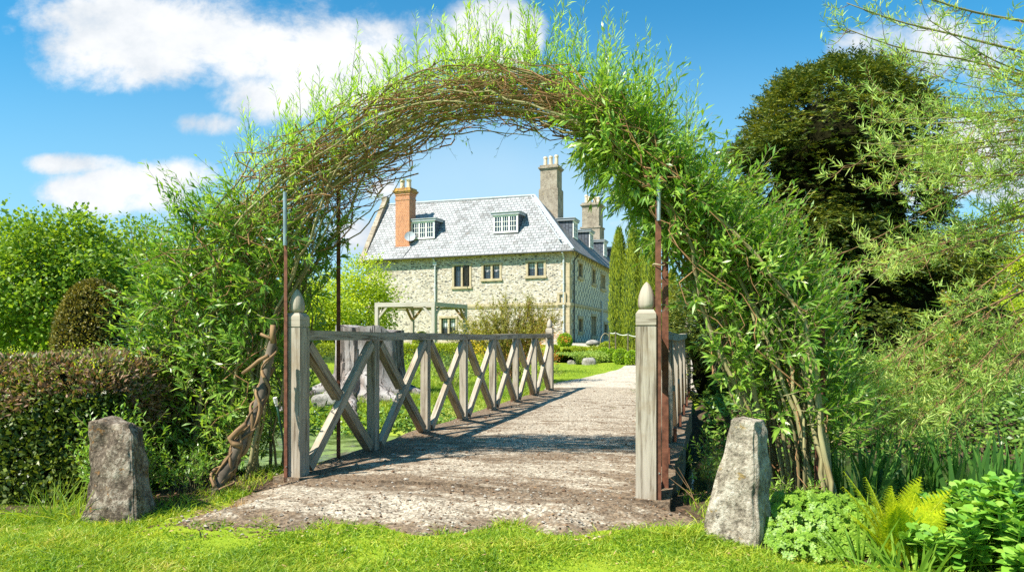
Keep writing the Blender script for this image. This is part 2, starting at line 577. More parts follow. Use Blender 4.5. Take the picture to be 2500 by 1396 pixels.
def flint_mat():
    m, t, o = mat("coursed_flint_and_chalk")
    u = t.n('ShaderNodeUVMap')
    wob = t.noise(u.outputs[0], 1.3, 3)
    vec = t.n('ShaderNodeVectorMath', operation='ADD'); t.link(u.outputs[0], vec.inputs[0])
    cb = t.n('ShaderNodeCombineXYZ'); t.link(t.math('MULTIPLY', t.math('SUBTRACT', wob, .5), .22), cb.inputs[1])
    t.link(cb.outputs[0], vec.inputs[1])
    vo = t.n('ShaderNodeTexVoronoi', feature='F1'); vo.inputs['Scale'].default_value = 1
    t.link(t.mapping(vec.outputs[0], (6.5, 13.5, 1)), vo.inputs['Vector'])
    sepc = t.n('ShaderNodeSeparateColor'); t.link(vo.outputs['Color'], sepc.inputs[0])
    big = t.noise(t.mapping(vec.outputs[0], (.45, 4.6, 1)), 1.0, 5, .65)
    zz = t.n('ShaderNodeSeparateXYZ'); t.link(u.outputs[0], zz.inputs[0])
    up = t.rampf(zz.outputs[1], 4.6, 6.2)
    pick = t.math('ADD', t.math('MULTIPLY', sepc.outputs[0], .55), t.math('ADD', t.math('MULTIPLY', big, .75), t.math('MULTIPLY', up, .07)))
    isflint = t.rampf(pick, .76, .84)
    pale = t.ramp(t.math('ADD', t.math('MULTIPLY', sepc.outputs[1], .6), t.math('MULTIPLY', t.noise(u.outputs[0], 1.1, 4), .5)),
                  [(.15, (.40, .33, .25)), (.5, (.53, .47, .395)), (.85, (.63, .585, .52))])
    flint = t.ramp(sepc.outputs[2], [(0, (.06, .06, .065)), (.6, (.15, .145, .14)), (1, (.42, .40, .36))])
    mort = t.rampf(vo.outputs['Distance'], .42, .62)
    c = t.mix(isflint, pale, flint)
    c = t.mix(t.math('MULTIPLY', mort, .6), c, (.38, .325, .245, 1))
    c = t.mix(t.math('MULTIPLY', t.rampf(t.noise(t.mapping(u.outputs[0], loc=(9, 4, 0)), .5, 5, .7), .55, .68), .35), c, (.36, .25, .11, 1))
    c = t.mix(t.math('MULTIPLY', t.rampf(t.noise(u.outputs[0], 14, 3, .7), .56, .66), .5), c, (.12, .115, .11, 1))
    principled(t, o, c, .9, vo.outputs['Distance'], .5, .03, .2)
    return m


def chequer_mat():
    m, t, o = mat("flint_chequerwork")
    u = t.n('ShaderNodeUVMap')
    wob = t.noise(u.outputs[0], 2.3, 2)
    mp = t.n('ShaderNodeVectorMath', operation='ADD'); t.link(t.mapping(u.outputs[0], (2.1, 2.9, 1)), mp.inputs[0])
    cb = t.n('ShaderNodeCombineXYZ'); t.link(t.math('MULTIPLY', wob, .25), cb.inputs[0]); t.link(t.math('MULTIPLY', wob, .2), cb.inputs[1])
    t.link(cb.outputs[0], mp.inputs[1])
    ch = t.n('ShaderNodeTexChecker'); ch.inputs['Scale'].default_value = 1
    t.link(mp.outputs[0], ch.inputs['Vector'])
    vo = t.n('ShaderNodeTexVoronoi'); vo.inputs['Scale'].default_value = 11
    t.link(u.outputs[0], vo.inputs['Vector'])
    sepc = t.n('ShaderNodeSeparateColor'); t.link(vo.outputs['Color'], sepc.inputs[0])
    fl = t.ramp(sepc.outputs[0], [(0, (.12, .13, .14)), (.6, (.26, .27, .27)), (1, (.44, .43, .40))])
    pal = t.mix(sepc.outputs[1], (.50, .48, .40, 1), (.66, .63, .54, 1))
    c = t.mix(ch.outputs['Fac'], fl, pal)
    c = t.mix(t.rampf(t.noise(t.mapping(u.outputs[0], (.4, 2.5, 1)), 1.0, 3), .56, .66), c, pal)
    principled(t, o, c, .9, vo.outputs['Distance'], .4, .03, .2)
    return m


M_flint = flint_mat()
M_cheq = chequer_mat()

M_brick, t, o = mat("orange_brick")
u = t.n('ShaderNodeUVMap')
br = t.n('ShaderNodeTexBrick'); t.link(u.outputs[0], br.inputs['Vector'])
br.inputs['Scale'].default_value = 1; br.inputs['Brick Width'].default_value = .235; br.inputs['Row Height'].default_value = .085
br.inputs['Mortar Size'].default_value = .011
br.inputs['Color1'].default_value = (.40, .125, .045, 1); br.inputs['Color2'].default_value = (.55, .22, .09, 1); br.inputs['Mortar'].default_value = (.46, .36, .27, 1)
nzb = t.noise(u.outputs[0], 3, 6, .7)
cc = t.mix(t.math('MULTIPLY', t.rampf(nzb, .5, .68), .6), br.outputs['Color'], (.27, .13, .075, 1))
cc = t.mix(t.math('MULTIPLY', t.rampf(t.noise(t.mapping(u.outputs[0], loc=(3, 5, 0)), 7, 4), .6, .7), .5), cc, (.6, .38, .25, 1))
principled(t, o, cc, .9, br.outputs['Fac'], .4, .01, .15)

M_lichenbrick = stone_mat("lichen_brick_cap", (.36, .19, .08), (.16, .09, .05), (.45, .30, .15), (.60, .36, .04), 4, .50)
M_stump = None
m, t, o = mat("bleached_stump_wood")
tcn = t.n('ShaderNodeTexCoord')
v = tcn.outputs['Object']
a = t.noise(t.mapping(v, (4.5, 4.5, 1.8)), 1.0, 7, .7, .8)
b_ = t.noise(v, 2.2, 5, .6)
cr = t.rampf(t.noise(t.mapping(v, (11, 11, 1.3), loc=(3, 1, 2)), 1.0, 3, .6, .8), .45, .37)
c = t.ramp(t.rampf(t.math('ADD', t.math('MULTIPLY', a, .5), t.math('MULTIPLY', b_, .5)), .32, .66), [(0, (.10, .08, .07)), (.5, (.24, .21, .195)), (1, (.42, .39, .375))])
c = t.mix(t.math('MULTIPLY', t.rampf(t.noise(t.mapping(v, (3, 3, .7), loc=(8, 1, 0)), 1.3, 3), .55, .66), .6), c, (.33, .25, .21, 1))
c = t.mix(t.math('MULTIPLY', cr, .85), c, (.05, .042, .036, 1))
principled(t, o, c, .9, t.math('SUBTRACT', a, cr), .8, .05, .15)
M_stump = m

# concrete bridge deck and apron with moss, dirt and a painted shadow band
m, t, o = mat("mossy_concrete")
tcn = t.n('ShaderNodeTexCoord')
v = tcn.outputs['Object']
vr = t.mapping(v, (1, 1, 1), (0, 0, R(15.7)))
streak = t.noise(t.mapping(vr, (1.0, 3.2, 1)), 1.7, 6, .68, .4)
fine = t.noise(v, 30, 5, .75)
med = t.noise(v, 7, 5, .7)
grit = t.n('ShaderNodeTexVoronoi'); grit.inputs['Scale'].default_value = 55; t.link(v, grit.inputs['Vector'])
sg = t.n('ShaderNodeSeparateColor'); t.link(grit.outputs['Color'], sg.inputs[0])
base = t.ramp(t.math('ADD', t.math('MULTIPLY', fine, .5), t.math('MULTIPLY', sg.outputs[0], .5)), [(.2, (.12, .094, .068)), (.5, (.38, .32, .245)), (.85, (.66, .575, .46))])
eda = t.n('ShaderNodeAttribute', attribute_name='dirt_shade')
dirt_shade = t.rampf(t.math('ADD', t.math('MULTIPLY', eda.outputs['Fac'], .17), t.math('ADD', t.math('MULTIPLY', streak, .58), t.math('ADD', t.math('MULTIPLY', med, .26), t.math('MULTIPLY', fine, .34)))), .585, .70)
c = t.mix(t.math('MULTIPLY', dirt_shade, .88), base, t.ramp(t.math('ADD', fine, t.math('MULTIPLY', t.math('SUBTRACT', sg.outputs[1], .5), .4)), [(.3, (.065, .043, .028)), (.7, (.24, .165, .105))]))
moss = t.rampf(t.math('ADD', t.math('MULTIPLY', t.noise(t.mapping(vr, (1, 2, 1), loc=(2, 6, 0)), 1.5, 6, .7), .75), t.math('MULTIPLY', med, .25)), .60, .68)
c = t.mix(t.math('MULTIPLY', moss, .75), c, t.ramp(fine, [(.3, (.09, .10, .025)), (.7, (.26, .25, .08))]))
principled(t, o, c, .95, t.math('ADD', t.math('MULTIPLY', fine, .5), t.math('ADD', t.math('MULTIPLY', med, .6), t.math('MULTIPLY', sg.outputs[0], .3))), .9, .025, .1)
M_deck = m

m, t, o = mat("pale_gravel")
tcn = t.n('ShaderNodeTexCoord'); v = tcn.outputs['Object']
vo = t.n('ShaderNodeTexVoronoi'); vo.inputs['Scale'].default_value = 26; t.link(v, vo.inputs['Vector'])
sg = t.n('ShaderNodeSeparateColor'); t.link(vo.outputs['Color'], sg.inputs[0])
c = t.ramp(t.math('ADD', t.math('MULTIPLY', sg.outputs[0], .55), t.math('MULTIPLY', t.noise(v, 1.4, 5), .45)), [(.2, (.26, .22, .165)), (.5, (.43, .375, .305)), (.85, (.56, .505, .43))])
principled(t, o, c, .95, vo.outputs['Distance'], .6, .02, .1)
M_gravel = m

# ground sheet: turf with bare soil near the beds and banks, and dark earth painting shade on the right bank
m, t, o = mat("turf_soil_and_shade")
tcn = t.n('ShaderNodeTexCoord'); v = tcn.outputs['Object']
a = t.noise(v, .7, 5, .6); bb = t.noise(v, 9, 5, .7)
c = t.ramp(t.math('ADD', t.math('MULTIPLY', a, .6), t.math('MULTIPLY', bb, .4)), [(.3, (.12, .20, .012)), (.5, (.20, .28, .018)), (.7, (.30, .34, .03))])
at = t.n('ShaderNodeAttribute', attribute_name='soil_shade')
soil_shade = t.ramp(t.noise(v, 22, 6, .75), [(.3, (.03, .02, .013)), (.7, (.12, .085, .055))])
fs = t.rampf(t.math('ADD', at.outputs['Fac'], t.math('MULTIPLY', t.math('SUBTRACT', bb, .5), .5)), .4, .6)
c = t.mix(fs, c, soil_shade)
at2 = t.n('ShaderNodeAttribute', attribute_name='dry')
c = t.mix(t.math('MULTIPLY', at2.outputs['Fac'], t.rampf(a, .2, .6)), c, (.36, .34, .12, 1))
principled(t, o, c, .95, bb, .6, .04, .1)
M_turf = m

m, t, o = mat("green_pond_water")
tcn = t.n('ShaderNodeTexCoord'); v = tcn.outputs['Object']
sx_ = t.n('ShaderNodeSeparateXYZ'); t.link(v, sx_.inputs[0])
weed = t.math('MULTIPLY', t.rampf(t.noise(t.mapping(v, (1, 1.6, 1)), 1.6, 7, .72, .6), .43, .56), t.rampf(sx_.outputs[0], 2.2, .6))  # weed fades out to the right, darkening the water as if shaded
c = t.mix(weed, (.035, .05, .02, 1), t.ramp(t.noise(v, 16, 4, .7), [(.3, (.10, .16, .03)), (.7, (.24, .30, .08))]))
principled(t, o, c, t.math('ADD', t.math('MULTIPLY', weed, .5), .05), t.noise(v, 6, 4), .08, .03, .5)
M_water = m

M_inner = plain('shaded_inner_twigs', (.012, .012, .005), 1.0, .4, 9, spec=0.0)  # inner twigs coloured near black for the shade inside the foliage
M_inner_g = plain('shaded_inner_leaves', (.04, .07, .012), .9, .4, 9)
# foliage palettes
L_willow = leaf_mat("willow_leaf", [(0, (.07, .17, .022)), (.4, (.16, .31, .038)), (.8, (.30, .45, .065)), (1, (.44, .55, .14))], .36, .34, .9, spec=.5)
L_willow_top = leaf_mat("young_willow_leaf", [(0, (.18, .36, .04)), (.5, (.30, .50, .06)), (1, (.48, .64, .12))], .5, .45, 1.4)
L_weep = leaf_mat("weeping_leaf", [(0, (.18, .31, .05)), (.5, (.36, .51, .12)), (.85, (.52, .63, .20)), (1, (.60, .62, .17))], .45, .5, 1.1)
L_yew = leaf_mat("yew_leaf", [(0, (.022, .05, .009)), (.4, (.07, .11, .014)), (.72, (.165, .19, .022)), (1, (.34, .32, .035))], .22, .5, .9, tgain=1.3)
L_dome = leaf_mat("clipped_yew_leaf", [(0, (.05, .06, .010)), (.4, (.14, .13, .014)), (.75, (.26, .21, .02)), (1, (.40, .30, .03))], .2, .5, 2.0, tgain=1.2)
L_maple = leaf_mat("maple_leaf", [(0, (.06, .14, .012)), (.5, (.17, .29, .025)), (1, (.34, .45, .045))], .4, .5, .5)
L_lime = leaf_mat("lime_leaf", [(0, (.17, .27, .018)), (.5, (.35, .46, .03)), (1, (.54, .58, .05))], .45, .5, .5)
L_hedge = leaf_mat("hedge_leaf", [(0, (.03, .055, .010)), (.5, (.075, .115, .016)), (.85, (.18, .23, .03)), (1, (.30, .33, .05))], .3, .4, 1.6)
L_hedgetop = leaf_mat("clipped_twig_leaf", [(0, (.14, .075, .045)), (.4, (.28, .165, .10)), (.66, (.42, .28, .185)), (.72, (.17, .22, .04)), (1, (.28, .31, .06))], .2, .6, 3)
L_cyp = leaf_mat("cypress_spray", [(0, (.12, .18, .014)), (.5, (.28, .34, .025)), (1, (.50, .52, .05))], .25, .6, 1.2, tgain=1.2)
L_box = leaf_mat("box_leaf", [(0, (.13, .25, .015)), (.5, (.27, .42, .022)), (1, (.45, .55, .04))], .3, .45, 3)
L_box_y = leaf_mat("golden_box_leaf", [(0, (.16, .22, .015)), (.5, (.30, .37, .022)), (1, (.48, .50, .04))], .3, .45, 3)
L_grass = leaf_mat("lawn_blade", [(0, (.07, .17, .012)), (.3, (.17, .30, .018)), (.65, (.33, .43, .03)), (.88, (.50, .48, .07)), (1, (.62, .48, .20))], .35, .5, 2.3, tgain=1.5)
L_grass_far = leaf_mat("bank_blade", [(0, (.10, .20, .015)), (.45, (.20, .32, .025)), (.75, (.30, .38, .04)), (1, (.42, .36, .10))], .35, .6, .7)
L_iris = leaf_mat("iris_leaf", [(0, (.035, .11, .028)), (.5, (.08, .20, .035)), (1, (.17, .31, .05))], .35, .4, 2)
L_ger = leaf_mat("geranium_leaf", [(0, (.10, .21, .02)), (.5, (.20, .35, .032)), (1, (.34, .47, .07))], .3, .45, 3)
L_fern = leaf_mat("fern_frond", [(0, (.30, .40, .015)), (.5, (.50, .58, .02)), (1, (.70, .68, .035))], .5, .5, 3)
L_sedum = leaf_mat("sedum_leaf", [(0, (.09, .24, .025)), (.5, (.19, .38, .04)), (1, (.33, .49, .08))], .22, .35, 3, spec=.5)
L_ivy = leaf_mat("ivy_leaf", [(0, (.045, .12, .022)), (.5, (.11, .21, .03)), (1, (.26, .37, .06))], .25, .35, 2)
L_sparse = leaf_mat("sparse_shrub_leaf", [(0, (.16, .17, .025)), (.5, (.28, .28, .04)), (1, (.42, .38, .06))], .4, .5, .8)
L_orange = leaf_mat("orange_leaf", [(0, (.36, .13, .02)), (.5, (.50, .20, .04)), (1, (.55, .33, .05))], .4, .5, 2)
L_yellow = leaf_mat("yellow_flower", [(0, (.42, .33, .02)), (.5, (.65, .48, .02)), (1, (.75, .60, .06))], .4, .5, 2)
L_gold = leaf_mat("golden_shrub_leaf", [(0, (.20, .22, .03)), (.5, (.36, .34, .06)), (1, (.52, .45, .12))], .4, .5, .6)
L_far = leaf_mat("far_leaf", [(0, (.05, .12, .02)), (.5, (.10, .19, .03)), (1, (.18, .27, .05))], .35, .6, .15)
L_lav = leaf_mat("lavender_leaf", [(0, (.18, .28, .06)), (.5, (.30, .42, .08)), (1, (.42, .52, .10))], .3, .6, 2)
L_dry = leaf_mat("dry_grass", [(0, (.36, .22, .10)), (.5, (.52, .34, .17)), (1, (.62, .45, .24))], .3, .7, 3)

# ================================================================== GROUND, WATER, BRIDGE, PATH
def axis_pts(fine0, fine1, step, far, growth=1.18):
    a = list(np.arange(fine0, fine1, step))
    s = step; x = a[-1]
    while x < far:
        s *= growth; x += s; a.append(x)
    s = step; x = a[0]; pre = []
    while x > -far:
        s *= growth; x -= s; pre.append(x)
    return np.array(pre[::-1] + a)


def apron_inside(x, y):
    """1 on the concrete apron in front of the gate"""
    u, v = w2uv(np.asarray(x, float), np.asarray(y, float))
    p = np.stack([np.asarray(x, float), np.asarray(y, float)], -1)
    wob = .10 * sn(p, 21, 3.0, 3)
    lo = -.14 - .10 * np.minimum(v, 0) + wob
    hi = 3.08 + .30 * ss(-v, .0, .4) + wob
    front = y - (4.50 + .16 * sn(p, 22, 1.5, 2) + .12 * sn(p, 23, 6.0, 3))
    return np.minimum(np.minimum(u - lo, hi - u), np.minimum(front, .25 - v))


uu = axis_pts(-9, 9, .16, 420); vv = axis_pts(-4, 16, .16, 420)
UU, VV = np.meshgrid(uu, vv, indexing='ij')
W = uv2w(UU, VV)
X, Y = W[..., 0], W[..., 1]
Zt = terrain(X, Y)
g = G()
nu, nv = UU.shape
idx = np.arange(nu * nv).reshape(nu, nv)
g.add(np.stack([X, Y, Zt], -1), np.stack([idx[:-1, :-1], idx[1:, :-1], idx[1:, 1:], idx[:-1, 1:]], -1))
lawn = tag(g.build('ground', M_turf, smooth=True), kind='structure')


def soil_shade_mask(x, y):
    u, v = w2uv(x, y)
    bed_l = ss(-x, 1.9, 2.6) * ss(y, 4.75, 5.15) * (1 - ss(v, 2, 3))
    shade_q = ss(u, 2.9, 3.05) * ss(v, -.55, -.3) * (1 - ss(v, 2, 3))  # dark earth colour put in for the shade behind the right kerb
    bed_m = (1 - ss(np.abs(u + .5), .3, .7)) * ss(v, -.75, -.35) * (1 - ss(v, 1, 2))
    bed_r = ss(x, 1.25, 1.5) * ss(y - (4.05 - .45 * (x - 1.5)), -.05, .2) * (1 - ss(v, 6, 9))
    chan = ss(v, .2, .9) * (1 - ss(v, 5.4, 6.6))
    chan = np.maximum(chan, .75 * ss(u, 3.05, 3.3) * (1 - ss(u, 8.0, 9.5)) * ss(v, -.5, .2) * (1 - ss(v, 11.5, 13.0)))  # right bank darkened with earth colour in place of shade by the yew
    rim = .5 * np.exp(-((apron_inside(x, y) + .02) / .11) ** 2) * (y < 5.2)
    return np.maximum.reduce([bed_l, bed_m * .8, bed_r, shade_q, chan, rim])


sa = lawn.data.attributes.new('soil_shade', 'FLOAT', 'POINT')
sa.data.foreach_set('value', soil_shade_mask(X, Y).astype(np.float32).ravel())
dr = (ss(X, 6, 9) * ss(VV, 11, 13)) * .9 + (1 - ss(np.hypot(X + 1.0, Y - 12.6), .4, 1.6)) * .7
sa = lawn.data.attributes.new('dry', 'FLOAT', 'POINT')
sa.data.foreach_set('value', dr.astype(np.float32).ravel())

g = G()
wu = np.linspace(-60, 60, 61); wv = np.linspace(.4, 9.8, 8)
A_, B_ = np.meshgrid(wu, wv, indexing='ij')
idx = np.arange(A_.size).reshape(A_.shape)
g.add(uv2w(A_, B_, -.60), np.stack([idx[:-1, :-1], idx[1:, :-1], idx[1:, 1:], idx[:-1, 1:]], -1))
tag(g.build('water', M_water), kind='structure')

# deck slab with a slight camber and rough edges
g = G()
du = np.linspace(-.16, 3.12, 60); dv = np.linspace(-.1, 10.7, 150)
A_, B_ = np.meshgrid(du, dv, indexing='ij')
eo = np.zeros_like(A_); eo[0] = -.03 * sn(np.stack([dv, dv * 0], -1), 31, 2.5); eo[-1] = .03 * sn(np.stack([dv, dv * 0], -1), 32, 2.5)
P = uv2w(A_ + eo, B_)
P[..., 2] = .035 * (1 - ((A_ - 1.48) / 1.7) ** 2) + .012 * sn(P[..., :2], 33, 2.2)
top = P.reshape(-1, 3)
idx = np.arange(A_.size).reshape(A_.shape)
g.add(top, np.stack([idx[:-1, :-1], idx[1:, :-1], idx[1:, 1:], idx[:-1, 1:]], -1))
ring = np.concatenate([idx[:, 0], idx[-1, 1:], idx[-2::-1, -1], idx[0, -2:0:-1]])
low = top[ring].copy(); low[:, 2] = -.34
nr = len(ring)
k = np.arange(nr)
g.add(np.concatenate([top[ring], low]), np.stack([k, k + nr, (k + 1) % nr + nr, (k + 1) % nr], -1))
deck = tag(g.build('bridge_deck', M_deck), kind='structure')


def add_dirt_shade(o):
    co = np.zeros(len(o.data.vertices) * 3, np.float32); o.data.vertices.foreach_get('co', co); co = co.reshape(-1, 3)
    u, v = w2uv(co[:, 0], co[:, 1])
    d = np.maximum(np.exp(-np.maximum(u - .1, 0) / .42) * (v > -.3), .8 * np.exp(-np.maximum(2.95 - u, 0) / .45))
    d = np.maximum(d, .45 * np.exp(-((v - 1.55 - .25 * np.sin(u * 3)) / .45) ** 2))  # brown band painted where the arch's shadow crosses the deck
    d = np.maximum(d, .85 * np.exp(-((v + .12) / .30) ** 2)) - .35 * ss(v, 6.5, 10)
    ed_ = apron_inside(co[:, 0], co[:, 1])
    if o.name.startswith('path'):
        d = np.maximum(d, 1.0 * np.exp(-(np.maximum(ed_ - .03, 0) / .13) ** 2)) + .22 * ss(-u, -1.2, .2)
    at_ = o.data.attributes.new('dirt_shade', 'FLOAT', 'POINT'); at_.data.foreach_set('value', d.astype(np.float32))


add_dirt_shade(deck)

# concrete apron in front of the gate: only the cells inside its outline, thinning out to nothing at the edge
g = G()
ax_ = np.arange(-2.9, 1.75, .035); ay_ = np.arange(4.2, 6.5, .035)
A_, B_ = np.meshgrid(ax_, ay_, indexing='ij')
dist = apron_inside(A_, B_)
Zs = terrain(A_, B_) + np.clip(dist - .05, -.10, .35) * .22 + .008 * sn(np.stack([A_, B_], -1), 34, 5.0)
tu, tv = w2uv(A_, B_)
Zs = np.where(tv > -.45, np.minimum(Zs, .02), Zs)
idx = np.arange(A_.size).reshape(A_.shape)
Q = np.stack([idx[:-1, :-1], idx[1:, :-1], idx[1:, 1:], idx[:-1, 1:]], -1).reshape(-1, 4)
keep = (dist.ravel()[Q] > -.04).all(1)
used, inv = np.unique(Q[keep], return_inverse=True)
g.add(np.stack([A_, B_, Zs], -1).reshape(-1, 3)[used], inv.reshape(-1, 4))
add_dirt_shade(tag(g.build('path_apron', M_deck, smooth=True), kind='structure'))

# gravel path beyond the bridge, bending left towards the house
edgeL = [(-.25, 10.2), (-.55, 12.0), (-.15, 15), (.35, 18), (.5, 22), (.2, 27), (-1.2, 32), (-4.5, 37), (-9, 41)]
edgeR = [(3.15, 10.2), (3.4, 12.0), (3.3, 15), (3.2, 18), (3.0, 22), (2.5, 27), (1.5, 32), (-.5, 38), (-7, 44.5)]
g = G()
tt = np.linspace(0, 1, 130); kk = np.linspace(0, 1, len(edgeL))
L_ = np.stack([np.interp(tt, kk, [e[i] for e in edgeL]) for i in (0, 1)], -1)
R_ = np.stack([np.interp(tt, kk, [e[i] for e in edgeR]) for i in (0, 1)], -1)
L_[:, 0] += .07 * sn(L_, 41, 1.2)
s_ = np.linspace(0, 1, 14)
M_ = L_[:, None] * (1 - s_[None, :, None]) + R_[:, None] * s_[None, :, None]
P = uv2w(M_[..., 0], M_[..., 1])
P[..., 2] = terrain(P[..., 0], P[..., 1]) + .035 * np.sin(s_ * math.pi)[None] ** .5 + .004
idx = np.arange(130 * 14).reshape(130, 14)
g.add(P, np.stack([idx[:-1, :-1], idx[:-1, 1:], idx[1:, 1:], idx[1:, :-1]], -1))
tag(g.build('gravel_path', M_gravel, smooth=True), kind='structure')


def path_dist(u, v):
    """positive on the gravel"""
    l = np.interp(v, [e[1] for e in edgeL], [e[0] for e in edgeL]); r = np.interp(v, [e[1] for e in edgeR], [e[0] for e in edgeR])
    return np.where(v > 10.2, np.minimum(u - l, r - u), np.where(v > -.1, np.minimum(u + .16, 3.12 - u), -1))


# ================================================================== HOUSE
HB = np.array([3.93, 48.0]); FD = np.array([-.9239, .3827]); SD = np.array([.3069, .9517])
NF = np.array([-.3827, -.9239]); NS = np.array([.9517, -.3069])
F3 = np.array([*FD, 0]); S3 = np.array([*SD, 0]); NF3 = np.array([*NF, 0]); NS3 = np.array([*NS, 0])
B3 = np.array([*HB, 0.0])
FL, SLN = 16.5, 32.0          # lengths of the front and side walls
ZB, ZE = .45, 7.15            # base and eaves heights


def fac(px, py):
    a = (px - 1250) / F
    s = (a * HB[1] - HB[0]) / (FD[0] - a * FD[1])
    D = HB[1] + s * FD[1]
    return s, EYE - (py - 820) / F * D


def sid(px, py):
    a = (px - 1250) / F
    s = (a * HB[1] - HB[0]) / (SD[0] - a * SD[1])
    D = HB[1] + s * SD[1]
    return s, EYE - (py - 820) / F * D


house = thing('manor_house', 'old flint and stone manor house with pale slate roof and three chimneys', 'house', (HB[0], HB[1], ZB))
front_win = [(1104, 643, 1151, 705, 2, 'open'), (1175.5, 641, 1225, 686, 2, 'curtain'), (1284, 634, 1333, 679, 2, 'blind'),
             (1073, 771, 1117, 824, 2, 'half'), (1292, 776, 1336, 822, 2, 'none'), (965, 655, 990, 700, 1, 'none')][:5]
side_win = [(1411, 637, 1422.5, 684, 1), (1444.5, 652, 1454, 699, 1), (1466, 666, 1477.5, 711, 2), (1411, 771, 1423, 816, 1), (1443, 766, 1455.5, 826, 2), (1474, 786, 1483, 826, 1)]


def rect(f, w_):
    s0, z0 = f(w_[0], w_[3]); s1, z1 = f(w_[2], w_[1])
    zm0 = (f(w_[0], w_[3])[1] + f(w_[2], w_[3])[1]) / 2
    zm1 = (f(w_[0], w_[1])[1] + f(w_[2], w_[1])[1]) / 2
    return min(s0, s1), max(s0, s1), zm0, zm1


fr = [rect(fac, w_) for w_ in front_win]
sr = [rect(sid, w_) for w_ in side_win]


def wall(g, O, d, L, z0, z1, holes, inward, depth=.28):
    xs = sorted({0.0, L} | {v for h in holes for v in h[:2]})
    zs = sorted({z0, z1} | {v for h in holes for v in h[2:4]})
    for i in range(len(xs) - 1):
        for j in range(len(zs) - 1):
            xm, zm = (xs[i] + xs[i + 1]) / 2, (zs[j] + zs[j + 1]) / 2
            if any(h[0] < xm < h[1] and h[2] < zm < h[3] for h in holes): continue
            p = [O + d * x + Z3 * z for x, z in ((xs[i], zs[j]), (xs[i + 1], zs[j]), (xs[i + 1], zs[j + 1]), (xs[i], zs[j + 1]))]
            quad(g, *p, uv=[(xs[i], zs[j]), (xs[i + 1], zs[j]), (xs[i + 1], zs[j + 1]), (xs[i], zs[j + 1])])
    for h in holes:
        c = [O + d * x + Z3 * z for x, z in ((h[0], h[2]), (h[1], h[2]), (h[1], h[3]), (h[0], h[3]))]
        for k in range(4):
            quad(g, c[k], c[(k + 1) % 4], c[(k + 1) % 4] + inward * depth, c[k] + inward * depth)


g = G(); wall(g, B3, F3, FL, ZB - .6, ZE, fr, -NF3)
A3 = B3 + F3 * FL
quad(g, A3 + Z3 * (ZB - .6), A3 + S3 * 6.8 + Z3 * (ZB - .6), A3 + S3 * 6.8 + Z3 * ZE, A3 + Z3 * ZE)      # left gable end
g.add([A3 + Z3 * ZE, A3 + S3 * 6.8 + Z3 * ZE, A3 + S3 * 3.4 + Z3 * 11.9], T=[(0, 1, 2)])
bk = A3 + S3 * 6.8
quad(g, bk + Z3 * 0, bk - F3 * 9 + Z3 * 0, bk - F3 * 9 + Z3 * ZE, bk + Z3 * ZE)
g.build('front_wall', M_flint, house)
g = G(); wall(g, B3, S3, SLN, ZB - .6, ZE, sr, -NS3)
e3 = B3 + S3 * SLN
quad(g, e3, e3 - NS3 * 7 + Z3 * 0, e3 - NS3 * 7 + Z3 * ZE, e3 + Z3 * ZE)
g.build('side_wall', M_cheq, house)

# quoins, string course, plinth
g = G()
z = ZB - .1; kq = 0
while z < ZE - .1:
    h = .40 + .05 * ((kq * 7) % 3); lf, ls = (.62, .34) if kq % 2 else (.40, .60)
    h = min(h, ZE - .02 - z)
    pbox(g, B3 + NF3 * .02 + NS3 * .02 + Z3 * z, F3 * lf, -NF3 * .1, Z3 * (h - .012))
    pbox(g, B3 + NF3 * .018 + NS3 * .022 - NF3 * .1 + Z3 * z, S3 * ls, -NS3 * .1, Z3 * (h - .012))
    z += h; kq += 1
g.build('quoins', M_lime, house)
zs_ = (fac(1377, 745)[1] + fac(1200, 749)[1]) / 2
g = G()
pbox(g, B3 + NF3 * .10 + NS3 * .10 + Z3 * zs_, F3 * FL, -NF3 * .13, Z3 * .2)
pbox(g, B3 + NF3 * .06 + NS3 * .06 + Z3 * (zs_ - .1), F3 * FL, -NF3 * .09, Z3 * .1)
pbox(g, B3 - NF3 * .03 + NS3 * .10 + Z3 * zs_, S3 * SLN, -NS3 * .13, Z3 * .2)
g.build('string_course', M_lime, house)
g = G()
pbox(g, B3 + NF3 * .08 + NS3 * .08 + Z3 * (ZB - .6), F3 * FL, -NF3 * .11, Z3 * .95)
pbox(g, B3 - NF3 * .03 + NS3 * .08 + Z3 * (ZB - .6), S3 * SLN, -NS3 * .11, Z3 * .95)
g.build('plinth', M_lime, house)


